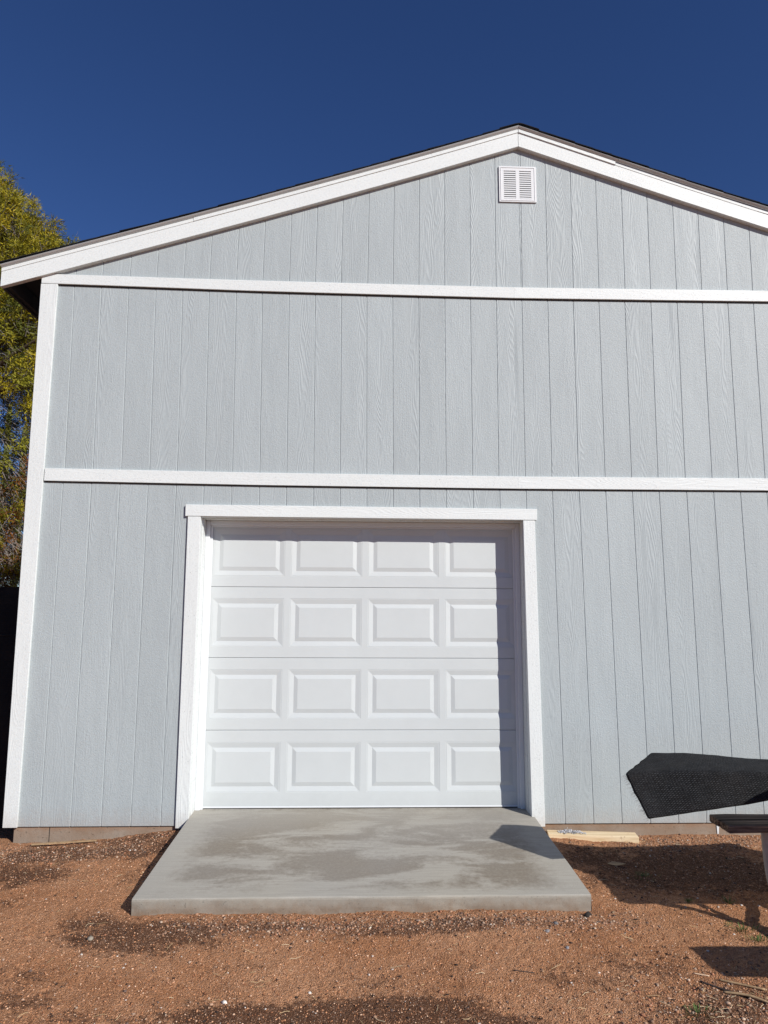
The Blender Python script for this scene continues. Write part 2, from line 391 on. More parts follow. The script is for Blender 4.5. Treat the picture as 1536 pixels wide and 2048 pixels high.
blobs = [(2.9, -1.75, .35, .07, .35), (1.9, -1.72, .3, .05, .3), (0.9, -1.15, .3, .08, .35), (3.3, -1.5, .3, .06, .3), (2.3, -1.95, .25, .04, .4),  # damp / dark litter / painted shade patches: x, y, rx, ry, strength
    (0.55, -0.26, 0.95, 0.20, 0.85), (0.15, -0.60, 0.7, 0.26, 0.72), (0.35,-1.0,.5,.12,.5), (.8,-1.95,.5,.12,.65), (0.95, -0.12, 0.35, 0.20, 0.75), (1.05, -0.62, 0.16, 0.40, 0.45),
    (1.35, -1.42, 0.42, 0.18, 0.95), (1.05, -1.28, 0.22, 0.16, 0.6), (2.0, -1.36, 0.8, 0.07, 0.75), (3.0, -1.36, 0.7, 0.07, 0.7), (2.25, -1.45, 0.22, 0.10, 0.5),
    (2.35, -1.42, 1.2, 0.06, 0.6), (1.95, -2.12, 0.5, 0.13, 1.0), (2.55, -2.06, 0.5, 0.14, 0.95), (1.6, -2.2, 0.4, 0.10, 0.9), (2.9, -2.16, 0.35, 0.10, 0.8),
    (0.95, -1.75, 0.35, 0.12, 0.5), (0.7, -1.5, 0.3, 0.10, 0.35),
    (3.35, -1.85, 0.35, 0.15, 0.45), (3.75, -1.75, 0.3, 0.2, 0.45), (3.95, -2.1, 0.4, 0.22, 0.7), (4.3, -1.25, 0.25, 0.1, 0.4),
    (3.85, -1.25, 0.3, 0.08, 0.25), (4.25, -1.6, 0.3, 0.1, 0.3), (3.55, -2.25, 0.5, 0.1, 0.6), (4.55, -0.62, 1.0, 0.45, 1.0), (4.0, -0.45, 0.35, 0.30, .8), (1.25, -2.1, .4, .14, .5), (2.45, -1.85, .22, .08, .35)]  # blobs under table and cloth: dark soil plus painted shade deepening their shadow
def damp_shade_f(x, y):
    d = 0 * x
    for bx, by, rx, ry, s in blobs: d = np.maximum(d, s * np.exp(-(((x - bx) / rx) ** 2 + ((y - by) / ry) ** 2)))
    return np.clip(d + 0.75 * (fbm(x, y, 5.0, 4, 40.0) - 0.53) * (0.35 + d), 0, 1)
def gravel_f(x, y):
    g = np.exp(-((y + 1.33) / 0.10) ** 2) * ss(1.3, 1.8, x) * (1 - ss(3.7, 4.0, x))
    g = np.maximum(g, np.exp(-((y + 0.14) / 0.16) ** 2) * ss(4.0, 4.3, x))
    g = np.maximum(g, 0.6 * np.exp(-((y + 0.2) / 0.2) ** 2) * (1 - ss(0.9, 1.3, x)))
    g = np.maximum(g, 0.55 * np.exp(-((x - 4.0) / 0.5) ** 2 - ((y + 2.1) / 0.25) ** 2))
    return np.clip(g, 0, 1)
xs = np.unique(np.concatenate([-np.geomspace(1.2, 900, 34)[::-1] - 0.0, np.arange(-1.2, 6.2, 0.0125), np.geomspace(6.2, 900, 34)]))
ys = np.unique(np.concatenate([-np.geomspace(2.9, 900, 34)[::-1], np.arange(-2.9, 0.55, 0.0125), np.geomspace(0.56, 900, 40)]))
X, Y = np.meshgrid(xs, ys)
Z = np.where((X > -1.3) & (X < 6.3) & (Y > -3) & (Y < 0.6), ground_z(X, Y), -0.1)
Z = np.where((X > 1.26) & (X < 3.61) & (Y > -1.17) & (Y < 6), -0.14, Z)            # under the slab
Z = np.where((X > 0.10) & (X < 7.2) & (Y > 0.10) & (Y < 7.5), -0.16, Z)
nx, ny = len(xs), len(ys)
V = np.stack([X.ravel(), Y.ravel(), Z.ravel()], 1)
ii = (np.arange(ny - 1)[:, None] * nx + np.arange(nx - 1)[None, :]).ravel()
F = np.stack([ii, ii + 1, ii + nx + 1, ii + nx], 1)
g = fast_mesh('ground', V, F, None, m_soil, None, True)
for nm, fn in (('damp_shade', damp_shade_f), ('gravel', gravel_f)):
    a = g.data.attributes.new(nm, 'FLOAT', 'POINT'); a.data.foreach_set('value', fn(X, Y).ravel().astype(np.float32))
tag(g, 'reddish brown bare soil yard with damp dark patches and painted shade', kind='structure')

# ------------------------------------------------------------------ concrete slab in front of the door
bm = bmesh.new()
SX0, SX1, SY0 = 1.224, 3.647, -1.215
def slab_top(y): return 0.061 - (0.18 - y) * 0.0437
nX, nY = 60, 26
prof = []                              # (y, z) going from the back over the top, rounded nose, down the face
for k in range(nY + 1):
    y = 0.40 + (SY0 + 0.012 - 0.40) * k / nY; prof.append((y, min(slab_top(y), 0.0605)))
zt = slab_top(SY0)
for a_ in (30, 60, 90): prof.append((SY0 + 0.012 - 0.012 * math.sin(math.radians(a_)), zt - 0.012 + 0.012 * math.cos(math.radians(a_))))
prof += [(SY0 + 0.001, zt - 0.05), (SY0 + 0.003, zt - 0.09), (SY0 + 0.004, -0.16)]
rows = []
for j in range(nX + 1):
    x = SX0 + (SX1 - SX0) * j / nX; r = []
    for k, (y, z) in enumerate(prof):
        w = 0.0022 * mnoise.noise((x * 3, y * 3, 1)) if k <= nY else 0.0
        if k > nY: y += 0.004 * mnoise.noise((x * 9, z * 30, 4))
        r.append(bm.verts.new((x, y, z + w)))
    rows.append(r)
for j in range(nX):
    for k in range(len(prof) - 1): bm.faces.new((rows[j][k], rows[j][k + 1], rows[j + 1][k + 1], rows[j + 1][k]))
for s_, r in ((0, rows[0]), (1, rows[-1])):
    bot = [bm.verts.new((v.co.x, v.co.y, -0.16)) for v in r]
    for k in range(len(r) - 1): bm.faces.new((r[k], r[k + 1], bot[k + 1], bot[k]))
bmesh.ops.remove_doubles(bm, verts=bm.verts, dist=0.0002)
bmesh.ops.recalc_face_normals(bm, faces=bm.faces)
me = bpy.data.meshes.new('concrete_slab'); bm.to_mesh(me); bm.free(); me.materials.append(m_slab)
slab = link('concrete_slab', me); tag(slab, 'grey concrete apron ramp with damp stains before the garage door', kind='structure')

# ------------------------------------------------------------------ storage building
BW, BD = 7.30, 7.6; RX = 3.642
bld = empty('storage_building', (RX, 0.0, -0.1))
tag(bld, 'pale blue grey gabled storage building with white trim and white garage door', 'building')
LT=[0.2006,0.4081,0.6151,0.8213,1.028,1.2319,1.4371,1.6421,1.8425,2.0445,2.2433,2.4416,2.6392,2.8385,3.0395,3.2425,3.4434,3.6437,3.8431,4.0484,4.2515,4.4564,4.6634,4.876,5.0854,5.2938,5.4992]
LB=[0.2043,0.4124,0.6211,0.8243,1.0299]+[None]*13+[3.8715,4.0748,4.2791,4.484,4.6881,4.8906]+[None]*3
MB=[0.2077,0.4132,0.6208,0.8275,1.031,1.2355,1.439,1.6416,1.8424,2.0427,2.2409,2.4397,2.6389,2.8376,3.0379,3.2399,3.4386,3.6405,3.8431,4.0461,4.2513,4.4555,4.6603,4.8707,5.0793,5.287,5.4929]
MT=[0.1847,0.3895,0.5959,0.8033,1.0082,1.2101,1.4187,1.6204,1.8262,2.0286,2.2319,2.4287,2.6303,2.8336,3.0386,3.239,3.4439,3.6453,3.8502,4.0528,4.2571,4.4636,4.6731,4.8836,5.0862,5.2921,5.4999]
GB=[0.186,0.3885,0.598,0.8031,1.0098,1.2094,1.4157,1.619,1.8241,2.0257,2.2279,2.4334,2.6327,2.8337,3.0368,3.2401,3.443,3.6501,3.8515,4.0557,4.2606,4.4688,4.6751,4.8829,5.0875,5.294,5.4998]
LB = [b if b is not None else t_ + 0.012 for b, t_ in zip(LB, LT)]; LB[24:] = [t_ + 0.02 for t_ in LT[24:]]
def ext(a):
    a = list(a)
    while a[-1] < BW - 0.25: a.append(a[-1] + 0.2045)
    return [0.0] + a + [BW]
LT, LB, MB, MT, GB = map(ext, (LT, LB, MB, MT, GB)); GT = [x + (0.008 if 0 < x < BW else 0) for x in GB]
GAP = 0.0018
def roofz(x): return (5.196 - abs(x - RX) * 0.3235) if x > RX else (5.196 - abs(x - RX) * 0.3205)   # fascia lower edge
def plank(quads):
    o = boxes('plank', [quadprism(q, 0.0, 0.0032) for q in quads], m_siding, bld)
    bm = bmesh.new(); bm.from_mesh(o.data)
    ed = [e for e in bm.edges if all(v.co.y < 0.001 for v in e.verts) and abs(e.verts[0].co.z - e.verts[1].co.z) > 0.05]
    bmesh.ops.bevel(bm, geom=ed, offset=0.0027, segments=1, affect='EDGES'); bm.to_mesh(o.data); bm.free()
    return o
OX0, OX1, OZ = 1.180, 3.672, 2.205      # hole for the door (hidden behind the trim)
lerp = lambda a, b, t_: a + (b - a) * t_
for i in range(len(LT) - 1):
    f = lambda z, e: lerp(LB[i + e], LT[i + e], z / 2.45) + (GAP if e == 0 else -GAP) * (0 if (i == 0 and e == 0) else 1)
    q = []
    xa, xb = f(0, 0), f(0, 1)
    if xb <= OX0 + .03 or xa >= OX1 - .03: q = [[(xa, 0), (xb, 0), (f(2.45, 1), 2.45), (f(2.45, 0), 2.45)]]
    else:
        q.append([(f(OZ, 0), OZ), (f(OZ, 1), OZ), (f(2.45, 1), 2.45), (f(2.45, 0), 2.45)])
        if xa < OX0: q.append([(xa, 0), (OX0, 0), (OX0, OZ), (f(OZ, 0), OZ)])
        if xb > OX1: q.append([(OX1, 0), (xb, 0), (f(OZ, 1), OZ), (OX1, OZ)])
    plank(q)
for i in range(len(MT) - 1):
    a0, a1 = (0 if i == 0 else GAP), GAP
    plank([[(MB[i] + a0, 2.4505), (MB[i + 1] - a1, 2.4505), (MT[i + 1] - a1, 3.965), (MT[i] + a0, 3.965)]])
for i in range(len(GB) - 1):
    a0, a1 = (0.0 if i == 0 else GAP), (0.0 if i == len(GB) - 2 else GAP)
    xa, xb, xc, xd = GB[i] + a0, GB[i + 1] - a1, GT[i + 1] - a1, GT[i] + a0
    za, zb = roofz(xd) + 0.05, roofz(xc) + 0.05
    if max(za, zb) < 3.99: continue
    if xd < RX < xc:
        plank([[(xa, 3.9655), (RX, 3.9655), (RX, roofz(RX) + .05), (xd, za)], [(RX, 3.9655), (xb, 3.9655), (xc, zb), (RX, roofz(RX) + .05)]]); continue
    plank([[(xa, 3.9655), (xb, 3.9655), (xc, max(zb, 3.97)), (xd, max(za, 3.97))]])
# groove floor (painted) and wall body behind the planks
WB = -0.0010
boxes('wall', [(0.004, OX0, WB + .0045, 0.15, 0.001, 4.02), (OX1, BW - 0.004, WB + .0045, 0.15, 0.001, 4.02), (OX0, OX1, WB + .0045, 0.15, OZ, 4.02)], m_siding, bld)
gv = [(0.05, 4.02), (BW - .05, 4.02), (RX, 5.22)]
mesh('gable_wall', [(x, WB + .0045, z) for x, z in gv] + [(x, 0.15, z) for x, z in gv], [(0, 1, 2), (5, 4, 3), (0, 3, 4, 1), (1, 4, 5, 2), (2, 5, 3, 0)], m_siding, bld)
# side and rear walls
for nm, b in (('side_wall', (0.0, 0.10, 0.1505, BD, 0.0, 4.0)), ('side_wall', (BW - 0.1, BW, 0.1505, BD, 0.0, 4.0)), ('rear_wall', (0.1005, BW - .1005, BD - .1, BD, 0.0, 4.0))):
    boxes(nm, [b], m_siding, bld)
# foundation
fb = bmesh.new()
def found(x0, x1, y0, y1): return boxes('foundation', [(x0, x1, y0, y1, -0.35, -0.004)], m_found, bld, 0.004)
found(0.022, 1.220, 0.014, 0.2); found(3.651, BW - .02, 0.014, 0.2); found(0.022, 0.2, 0.2005, BD); found(BW - .2, BW - .02, 0.2005, BD)
# small spalls / mortar drips on the foundation
boxes('foundation_joint', [(0.266, 0.270, 0.0125, 0.0139, -0.12, -0.004)], m_dark, bld)
mesh('mortar_drip', [(4.966, .0128, -.02), (4.984, .0128, -.02), (4.977, .0128, -.105), (4.971, .0128, -.105), (4.966, .008, -.02), (4.984, .008, -.02), (4.977, .0105, -.105), (4.971, .0105, -.105)],
     hexa(None)[1], m_vinyl, bld)

# --- trim boards
T = 0.019
def sagband(xs_, lo, hi, y0=-T, name='trim_board', mat=m_trim_h):
    xs_ = list(xs_); vs = []; fs = []
    for x in xs_:
        l, h_ = lo(x), hi(x)
        vs += [(x, y0, l), (x, 0.0, l), (x, 0.0, h_), (x, y0, h_)]
    for i in range(len(xs_) - 1):
        for k in range(4): fs.append((i * 4 + k, i * 4 + (k + 1) % 4, (i + 1) * 4 + (k + 1) % 4, (i + 1) * 4 + k))
    fs += [(0, 1, 2, 3), tuple((len(xs_) - 1) * 4 + k for k in (3, 2, 1, 0))]
    o = mesh(name, vs, fs, mat, bld)
    bm = bmesh.new(); bm.from_mesh(o.data)
    bmesh.ops.bevel(bm, geom=[e for e in bm.edges if all(v.co.y < y0 + .001 for v in e.verts) and abs(e.verts[0].co.x - e.verts[1].co.x) > .01], offset=0.002, segments=1, affect='EDGES'); bm.to_mesh(o.data); bm.free()
    return o
XS = (0.06, 0.84, 1.62, 2.57, 3.58, 4.59, 5.5, 7.3)
fA = lambda x: float(np.interp(x, XS, (2.422, 2.415, 2.407, 2.404, 2.401, 2.405, 2.409, 2.415)))
fB = lambda x: float(np.interp(x, (-0.05, .765, 1.575, 2.563, 3.612, 4.659, 5.608, 7.36), (3.954, 3.941, 3.927, 3.920, 3.913, 3.921, 3.929, 3.95)))
fBt = lambda x: float(np.interp(x, (-0.05, .765, 1.575, 2.563, 3.612, 4.659, 5.608, 7.36), (4.031, 4.021, 4.013, 4.007, 4.002, 4.011, 4.020, 4.035)))
CBX = 0.070
def band_shadow(xs_, f):  # dark strip added below each band, standing in for its shadow line
    return sagband(xs_, lambda x: f(x) - 0.0085, lambda x: f(x) - 0.0003, -0.0095, 'band_shadow', m_dark)
band_shadow(np.linspace(CBX + .001, BW - CBX - .001, 14), fA); band_shadow(np.linspace(.068, BW - .068, 14), fB)
sagband(np.linspace(CBX + .001, 3.583, 8), fA, lambda x: fA(x) + 0.094)
sagband(np.linspace(3.5836, BW - CBX - .001, 8), fA, lambda x: fA(x) + 0.094)
sagband(np.linspace(-0.056, 3.583, 8), fB, fBt)
sagband(np.linspace(3.5836, BW + .056, 8), fB, fBt)
# corner boards (front leaf and side leaf)
def vboard(x0b, x1b, x0t, x1t, z0, z1, name='corner_board', y0=-T, y1=0.0):
    return boxes(name, [quadprism([(x0b, z0), (x1b, z0), (x1t, z1), (x0t, z1)], y0, y1)], m_trim_v, bld, 0.002)
vboard(-0.040, 0.058, -0.060, 0.066, -0.002, 3.950)
vboard(BW - 0.065, BW + .04, BW - .065, BW + .06, -0.002, 3.950)
boxes('corner_board', [(-0.0365, -0.001, 0.0005, 0.09, -0.002, 3.94)], m_trim_v, bld, 0.002)
boxes('corner_board', [(BW + .001, BW + .0365, 0.0005, 0.09, -0.002, 3.94)], m_trim_v, bld, 0.002)
# door casing
vboard(1.135, 1.226, 1.129, 1.2225, -0.012, 2.1675, 'door_casing')
vboard(3.628, 3.722, 3.6135, 3.7015, -0.016, 2.1615, 'door_casing')
boxes('door_header', [quadprism([(1.110, 2.170), (3.716, 2.164), (3.720, 2.248), (1.109, 2.256)], -0.022, 0.0)], m_trim_h, bld, 0.002)
# jambs: two boards deep on each side and over the door
for s_, x in ((1, 1.2225), (-1, 3.6275)):
    xa, xb = sorted((x, x - s_ * 0.045)); boxes('door_jamb', [(xa, xb, 0.0005, 0.062, -0.002, 2.185)], m_trim_v, bld, 0.0015)
    xa, xb = sorted((x + s_ * 0.004, x - s_ * 0.045)); boxes('door_jamb', [(xa, xb, 0.0625, 0.19, 0.040, 2.181)], m_trim_v, bld, 0.0015)
boxes('head_jamb', [(1.223, 3.627, 0.0005, 0.062, 2.1655, 2.20)], m_trim_h, bld, 0.0015)
boxes('head_jamb', [(1.2272, 3.6228, 0.0625, 0.19, 2.160, 2.20)], m_trim_h, bld, 0.0015)
# vinyl stop moulding: flat body with a flexible lip
def stop(vertical, s_, x):
    if vertical:
        a = sorted((x, x + s_ * 0.034)); b = sorted((x + s_ * .010, x + s_ * 0.052))
        o = boxes('weather_stop', [(a[0], a[1], 0.150, 0.1665, 0.056, 2.1595)], m_vinyl, bld, 0.003)
        boxes('stop_lip', [(b[0], b[1], 0.1668, 0.1785, 0.058, 2.150)], m_vinyl, bld, 0.002)
stop(True, 1, 1.2268); stop(True, -1, 3.6232)
boxes('weather_stop', [(1.261, 3.589, 0.148, 0.1665, 2.124, 2.1597)], m_vinyl, bld, 0.003)
boxes('stop_lip', [(1.279, 3.571, 0.1668, 0.1785, 2.112, 2.150)], m_vinyl, bld, 0.002)

# --- garage door: four sections, sixteen embossed panels
DY = 0.180
door = boxes('garage_door', [(1.206, 3.644, DY + 0.012, DY + 0.045, 0.066, 2.185)], m_door, bld)
JO = [0.0665, 0.611, 1.1335, 1.6590, 2.182]
PX = [(1.2905, 1.8255), (1.8735, 2.4125), (2.4605, 2.9995), (3.0475, 3.5825)]
def profile_ring(x0, x1, z0, z1, ins, y): return [(x0 + ins, y, z0 + ins), (x1 - ins, y, z0 + ins), (x1 - ins, y, z1 - ins), (x0 + ins, y, z1 - ins)]
for k in range(4):
    z0, z1 = JO[k] + 0.0011, JO[k + 1] - 0.0011
    pz0, pz1 = JO[k] + (0.108 if k == 0 else 0.083), JO[k + 1] - 0.084
    X0, X1 = 1.206, 3.644
    vs, fs = [], []
    def quad(a, b, c_, d):
        n = len(vs); vs.extend([a, b, c_, d]); fs.append((n, n + 1, n + 2, n + 3))
    cuts = [X0] + [v for p_ in PX for v in p_] + [X1]
    yb = DY; e = 0.0035
    for j in range(len(cuts) - 1):
        a, b = cuts[j], cuts[j + 1]
        # rounded lip on the top and bottom of each section
        quad((a, yb + .003, z0), (b, yb + .003, z0), (b, yb, z0 + e), (a, yb, z0 + e))
        quad((a, yb, z1 - e), (b, yb, z1 - e), (b, yb + .003, z1), (a, yb + .003, z1))
        quad((a, yb + .003, z1), (b, yb + .003, z1), (b, yb + .0095, z1), (a, yb + .0095, z1))
        quad((a, yb + .0095, z0), (b, yb + .0095, z0), (b, yb + .003, z0), (a, yb + .003, z0))
        if j % 2 == 0: quad((a, yb, z0 + e), (b, yb, z0 + e), (b, yb, z1 - e), (a, yb, z1 - e))
        else:
            quad((a, yb, z0 + e), (b, yb, z0 + e), (b, yb, pz0), (a, yb, pz0)); quad((a, yb, pz1), (b, yb, pz1), (b, yb, z1 - e), (a, yb, z1 - e))
    me = bpy.data.meshes.new('door_section'); me.from_pydata(vs, [], fs); me.update(); me.materials.append(m_door)
    bm = bmesh.new(); bm.from_mesh(me); bmesh.ops.remove_doubles(bm, verts=bm.verts, dist=1e-5); bm.to_mesh(me); bm.free()
    sec = link('door_section', me, door)
    for (a, b) in PX:
        rings = [profile_ring(a, b, pz0, pz1, i_, DY + y_) for i_, y_ in ((0, 0), (0.0022, 0.0022), (0.0044, 0.0008), (0.040, 0.0080), (0.0665, 0.0012), (0.069, 0.0004))]
        vs = [v for r in rings for v in r]; fs = []
        for q in range(len(rings) - 1):
            for c_ in range(4): fs.append((q * 4 + c_, q * 4 + (c_ + 1) % 4, q * 4 + 4 + (c_ + 1) % 4, q * 4 + 4 + c_))
        n = len(vs) - 4; fs.append((n, n + 1, n + 2, n + 3))
        me = bpy.data.meshes.new('door_panel'); me.from_pydata(vs, [], fs); me.update(); me.materials.append(m_door)
        link('door_panel', me, door)
boxes('bottom_seal', [(1.24, 3.61, DY + .004, DY + 0.04, 0.0545, 0.0662)], m_dark, door, 0.002)
boxes('bottom_retainer', [(1.235, 3.615, DY - .004, DY - .0003, 0.0668, 0.0775)], m_vinyl, door, 0.001)

# --- gable vent
VX0, VX1, VZ0, VZ1 = 3.482, 3.782, 4.727, 5.034; VT = -0.012
yv = -0.001
vent = boxes('gable_vent', [(VX0, VX1, VT, yv, VZ0, VZ0 + 0.026), (VX0, VX1, VT, yv, VZ1 - 0.038, VZ1),
       (VX0, VX0 + 0.038, VT, yv, VZ0 + .0262, VZ1 - .0382), (VX1 - 0.042, VX1, VT, yv, VZ0 + .0262, VZ1 - .0382), (3.6165, 3.6455, VT, yv, VZ0 + .0262, VZ1 - .0382)], m_ventp, bld)
boxes('vent_rim', [(VX0 + .012, VX1 - .012, VT - .003, VT - .0002, VZ0 + .010, VZ0 + .014), (VX0 + .012, VX1 - .012, VT - .003, VT - .0002, VZ1 - .014, VZ1 - .010),
       (VX0 + .012, VX0 + .016, VT - .003, VT - .0002, VZ0 + .0142, VZ1 - .0142), (VX1 - .016, VX1 - .012, VT - .003, VT - .0002, VZ0 + .0142, VZ1 - .0142)], m_ventp, vent)
boxes('vent_backing', [(VX0 + .03, VX1 - .03, -0.0028, -0.0012, VZ0 + .02, VZ1 - .03)], m_dark, vent)
NS = 13
for (a, b) in ((VX0 + .0385, 3.616), (3.646, VX1 - .0425)):
    zz0, zz1 = VZ0 + .028, VZ1 - .040; st = (zz1 - zz0) / NS
    for i in range(NS):
        z = zz0 + st * i
        pts = [(a, -.0118, z), (b, -.0118, z), (b, -.0035, z + st * .75), (a, -.0035, z + st * .75), (a, -.0118, z + st * .50), (b, -.0118, z + st * .50), (b, -.0035, z + st * 1.0), (a, -.0035, z + st * 1.0)]
        boxes('slat', [pts], m_ventp, vent)

# nail heads set into siding and trim
nv, nf = [], []
def nail(x, y, z, rr=.0028):
    k = len(nv)
    for j in range(6): nv.append((x + rr * math.cos(j * math.pi / 3), y, z + rr * math.sin(j * math.pi / 3)))
    nf.append(tuple(range(k, k + 6)))
rn = random.Random(3)
for x in LB[1:-1]:
    if not (OX0 - .06 < x < OX1 + .08):
        if rn.random() < .75: nail(x + rn.uniform(.02, .035), -.0004, .035 + rn.uniform(0, .02))
        if rn.random() < .25: nail(x - rn.uniform(.02, .035), -.0004, rn.uniform(.5, 2.2))
for x in MB[1:-1]:
    if rn.random() < .3: nail(x + .025, -.0004, rn.uniform(2.6, 3.8))
for x in GB[1:-1]:
    if rn.random() < .3 and roofz(x) > 4.2: nail(x + .025, -.0004, rn.uniform(4.1, roofz(x) - .1))
for x in np.arange(.1, 7.2, .41):
    for f_ in (fA, fB):
        nail(x + rn.uniform(-.03, .03), -T - .0004, f_(x) + .02, .0022); nail(x + rn.uniform(-.03, .03), -T - .0004, f_(x) + .062, .0022)
for z in np.arange(.12, 2.1, .33):
    for x in (1.165, 1.205, 3.66, 3.69): nail(x, -T - .0004, z + rn.uniform(-.02, .02), .0022)
me = bpy.data.meshes.new('nail_heads'); me.from_pydata(nv, [], nf); me.update(); me.materials.append(plain('nail_dimple', (.24, .25, .26), .6))
nh = link('nail_heads', me, bld); nh['kind'] = 'stuff'
# --- roof
FY = -0.040                             # face of the barge boards
EX = 0.352                              # overhang past x=0 at the fascia's foot
xl, xr = -0.352, BW + 0.34
def zl(x): return float(np.interp(x, (-.352, -.057, .758, 1.516, 2.29, 3.002, 3.637), (3.910, 4.003, 4.255, 4.493, 4.742, 4.974, 5.190)))
def zr(x): return float(np.interp(x, (3.637, 4.058, 4.666, 5.27, 5.633, xr), (5.190, 5.050, 4.847, 4.651, 4.538, 3.985)))
def rake(side, name, lo, hi, y0, y1, mat, xa=None, xb=None, bev=0.0015, n=7):
    z = zl if side < 0 else zr
    a, b = (xl, 3.636) if side < 0 else (3.638, xr)
    a = a if xa is None else xa; b = b if xb is None else xb
    X_ = np.linspace(a, b, n); vs = []; fs = []
    for x in X_: vs += [(x, y0, z(x) + lo), (x, y1, z(x) + lo), (x, y1, z(x) + hi), (x, y0, z(x) + hi)]
    for i in range(n - 1):
        for k in range(4): fs.append((i * 4 + k, i * 4 + (k + 1) % 4, (i + 1) * 4 + (k + 1) % 4, (i + 1) * 4 + k))
    fs += [(0, 1, 2, 3), tuple((n - 1) * 4 + k for k in (3, 2, 1, 0))]
    o = mesh(name, vs, fs, mat, bld)
    if bev:
        bm = bmesh.new(); bm.from_mesh(o.data)
        bmesh.ops.bevel(bm, geom=[e for e in bm.edges if all(v.co.y < y0 + .0005 for v in e.verts)], offset=bev, segments=1, affect='EDGES'); bm.to_mesh(o.data); bm.free()
    return o
for side, mt_ in ((-1, m_rake_l), (1, m_rake_r)):
    rake(side, 'barge_board', 0.0, 0.1185, FY, -0.0005, mt_)
    if side < 0:
        rake(side, 'rake_strip', 0.1190, 0.1480, FY - .003, 0.0, mt_, xb=1.075); rake(side, 'rake_strip', 0.1190, 0.1480, FY - .006, 0.0, mt_, xa=1.078)
    else:
        rake(side, 'rake_strip', 0.1190, 0.1480, FY - .009, 0.0, mt_, xb=4.42, n=4); rake(side, 'rake_strip', 0.1190, 0.1480, FY - .003, 0.0, mt_, xa=4.423)
    # drip edge: bent metal with a hemmed lower lip
    z = zl if side < 0 else zr
    segs = [(xl, 1.60), (1.601, 3.6365)] if side < 0 else [(3.6375, 4.44), (4.441, xr)]
    for q, (a, b) in enumerate(segs):
        X_ = np.linspace(a, b, 6); prof = [(0.05, 0.172), (-0.052, 0.171), (-0.0625, 0.1685), (-0.065, 0.164), (-0.060, 0.1575), (-0.051, 0.1510), (-0.0455, 0.149)]
        vs = []; fs = []; P_ = prof + [(y + 0.0012, zz - 0.0012) for y, zz in prof[::-1]]
        for x in X_: vs += [(x, y - (0.0015 if q else 0), z(x) + zz) for y, zz in P_]
        m_ = len(P_)
        for i in range(5):
            for k in range(m_): fs.append((i * m_ + k, i * m_ + (k + 1) % m_, (i + 1) * m_ + (k + 1) % m_, (i + 1) * m_ + k))
        mesh('drip_edge', vs, fs, m_drip, bld)
    # roof deck and the shingle courses
    a, b = (xl + .004, RX) if side < 0 else (RX, xr)
    za, zb = z(a), z(b)
    boxes('roof_deck', [[(a, 0.002, za + .128), (b, 0.002, zb + .128), (b, BD + .3, zb + .128), (a, BD + .3, za + .128), (a, 0.002, za + .1478), (b, 0.002, zb + .1478), (b, BD + .3, zb + .1478), (a, BD + .3, za + .1478)]], m_soffit, bld)
    N = 27
    for i in range(N):
        t0, t1 = i / N, min((i + 1.9) / N, 1.0)
        low = xl - .012 if side < 0 else xr + .012
        x0 = lerp(low, RX, t0); x1 = lerp(low, RX, t1)
        fz = (lambda x: zl(x)) if side < 0 else (lambda x: zr(x))
        yo = -0.066 - random.choice((0.0, 0.001, 0.003, 0.006)); lift = 0.1735; th = random.uniform(0.004, 0.007)
        p_ = [(x0, fz(x0) + lift + .006), (x1, fz(x1) + lift), (x1, fz(x1) + lift + th * .6), (x0, fz(x0) + lift + .006 + th)]
        if side > 0: p_ = [p_[1], p_[0], p_[3], p_[2]]
        boxes('shingle_course', [quadprism(p_, yo, BD + .32)], m_shingle, bld)
cap = []
for yy in (-.074, BD + .3):
    for dz in (0.0, 0.0065): cap += [(RX - .16, yy, 5.319 + dz), (RX - .03, yy, 5.361 + dz), (RX, yy, 5.3665 + dz), (RX + .03, yy, 5.361 + dz), (RX + .16, yy, 5.318 + dz)]
cf = [(k, k + 1, k + 6, k + 5) for k in range(4)] + [(k + 10, k + 11, k + 16, k + 15) for k in range(4)] + [(k, k + 1, k + 11, k + 10) for k in range(4)] + [(k + 5, k + 6, k + 16, k + 15) for k in range(4)] + [(0, 5, 15, 10), (4, 9, 19, 14)]
mesh('ridge_cap', cap, cf, m_shingle, bld)
# eave fascias and soffits along the sides
for s_, x in ((1, xl), (-1, xr)):
    z_ = zl(xl) if s_ > 0 else zr(xr)
    aa = sorted((x + s_ * .001, x + s_ * .020)); boxes('eave_fascia', [(aa[0], aa[1], 0.001, BD + .28, z_ - .002, z_ + .127)], m_soffit, bld)
    aa = sorted((x + s_ * .0205, x + s_ * .055)); boxes('sub_fascia', [(aa[0], aa[1], 0.001, BD + .28, z_ + .012, z_ + .127)], m_soffit, bld)

# ------------------------------------------------------------------ black screened fence beside the left corner
fen = empty('screened_fence', (-2.2, 0.36, -0.11)); tag(fen, 'black screen cloth fence standing at the left corner of the building', 'fence')
nx_, nz_ = 60, 16; vs = []; fs = []
for j in range(nz_ + 1):
    for i in range(nx_ + 1):
        x = -4.2 + 4.17 * i / nx_; z = -0.13 + 1.79 * j / nz_
        vs.append((x, 0.36 + 0.010 * math.sin(x * 9 + z * 2) + 0.006 * math.sin(x * 23 + z * 5), z + (0.008 * math.sin(x * 5) if j == nz_ else 0)))
for j in range(nz_):
    for i in range(nx_): q = j * (nx_ + 1) + i; fs.append((q, q + 1, q + nx_ + 2, q + nx_ + 1))
o = mesh('screen_cloth', vs, fs, m_screen, fen, True)
uvl = o.data.uv_layers.new(name='UVMap')
for lp in o.data.loops: v = o.data.vertices[lp.vertex_index].co; uvl.data[lp.index].uv = (v.x + .0, v.z)
m_post = plain('fence_post_dark', (0.02, 0.02, 0.022), 0.6)
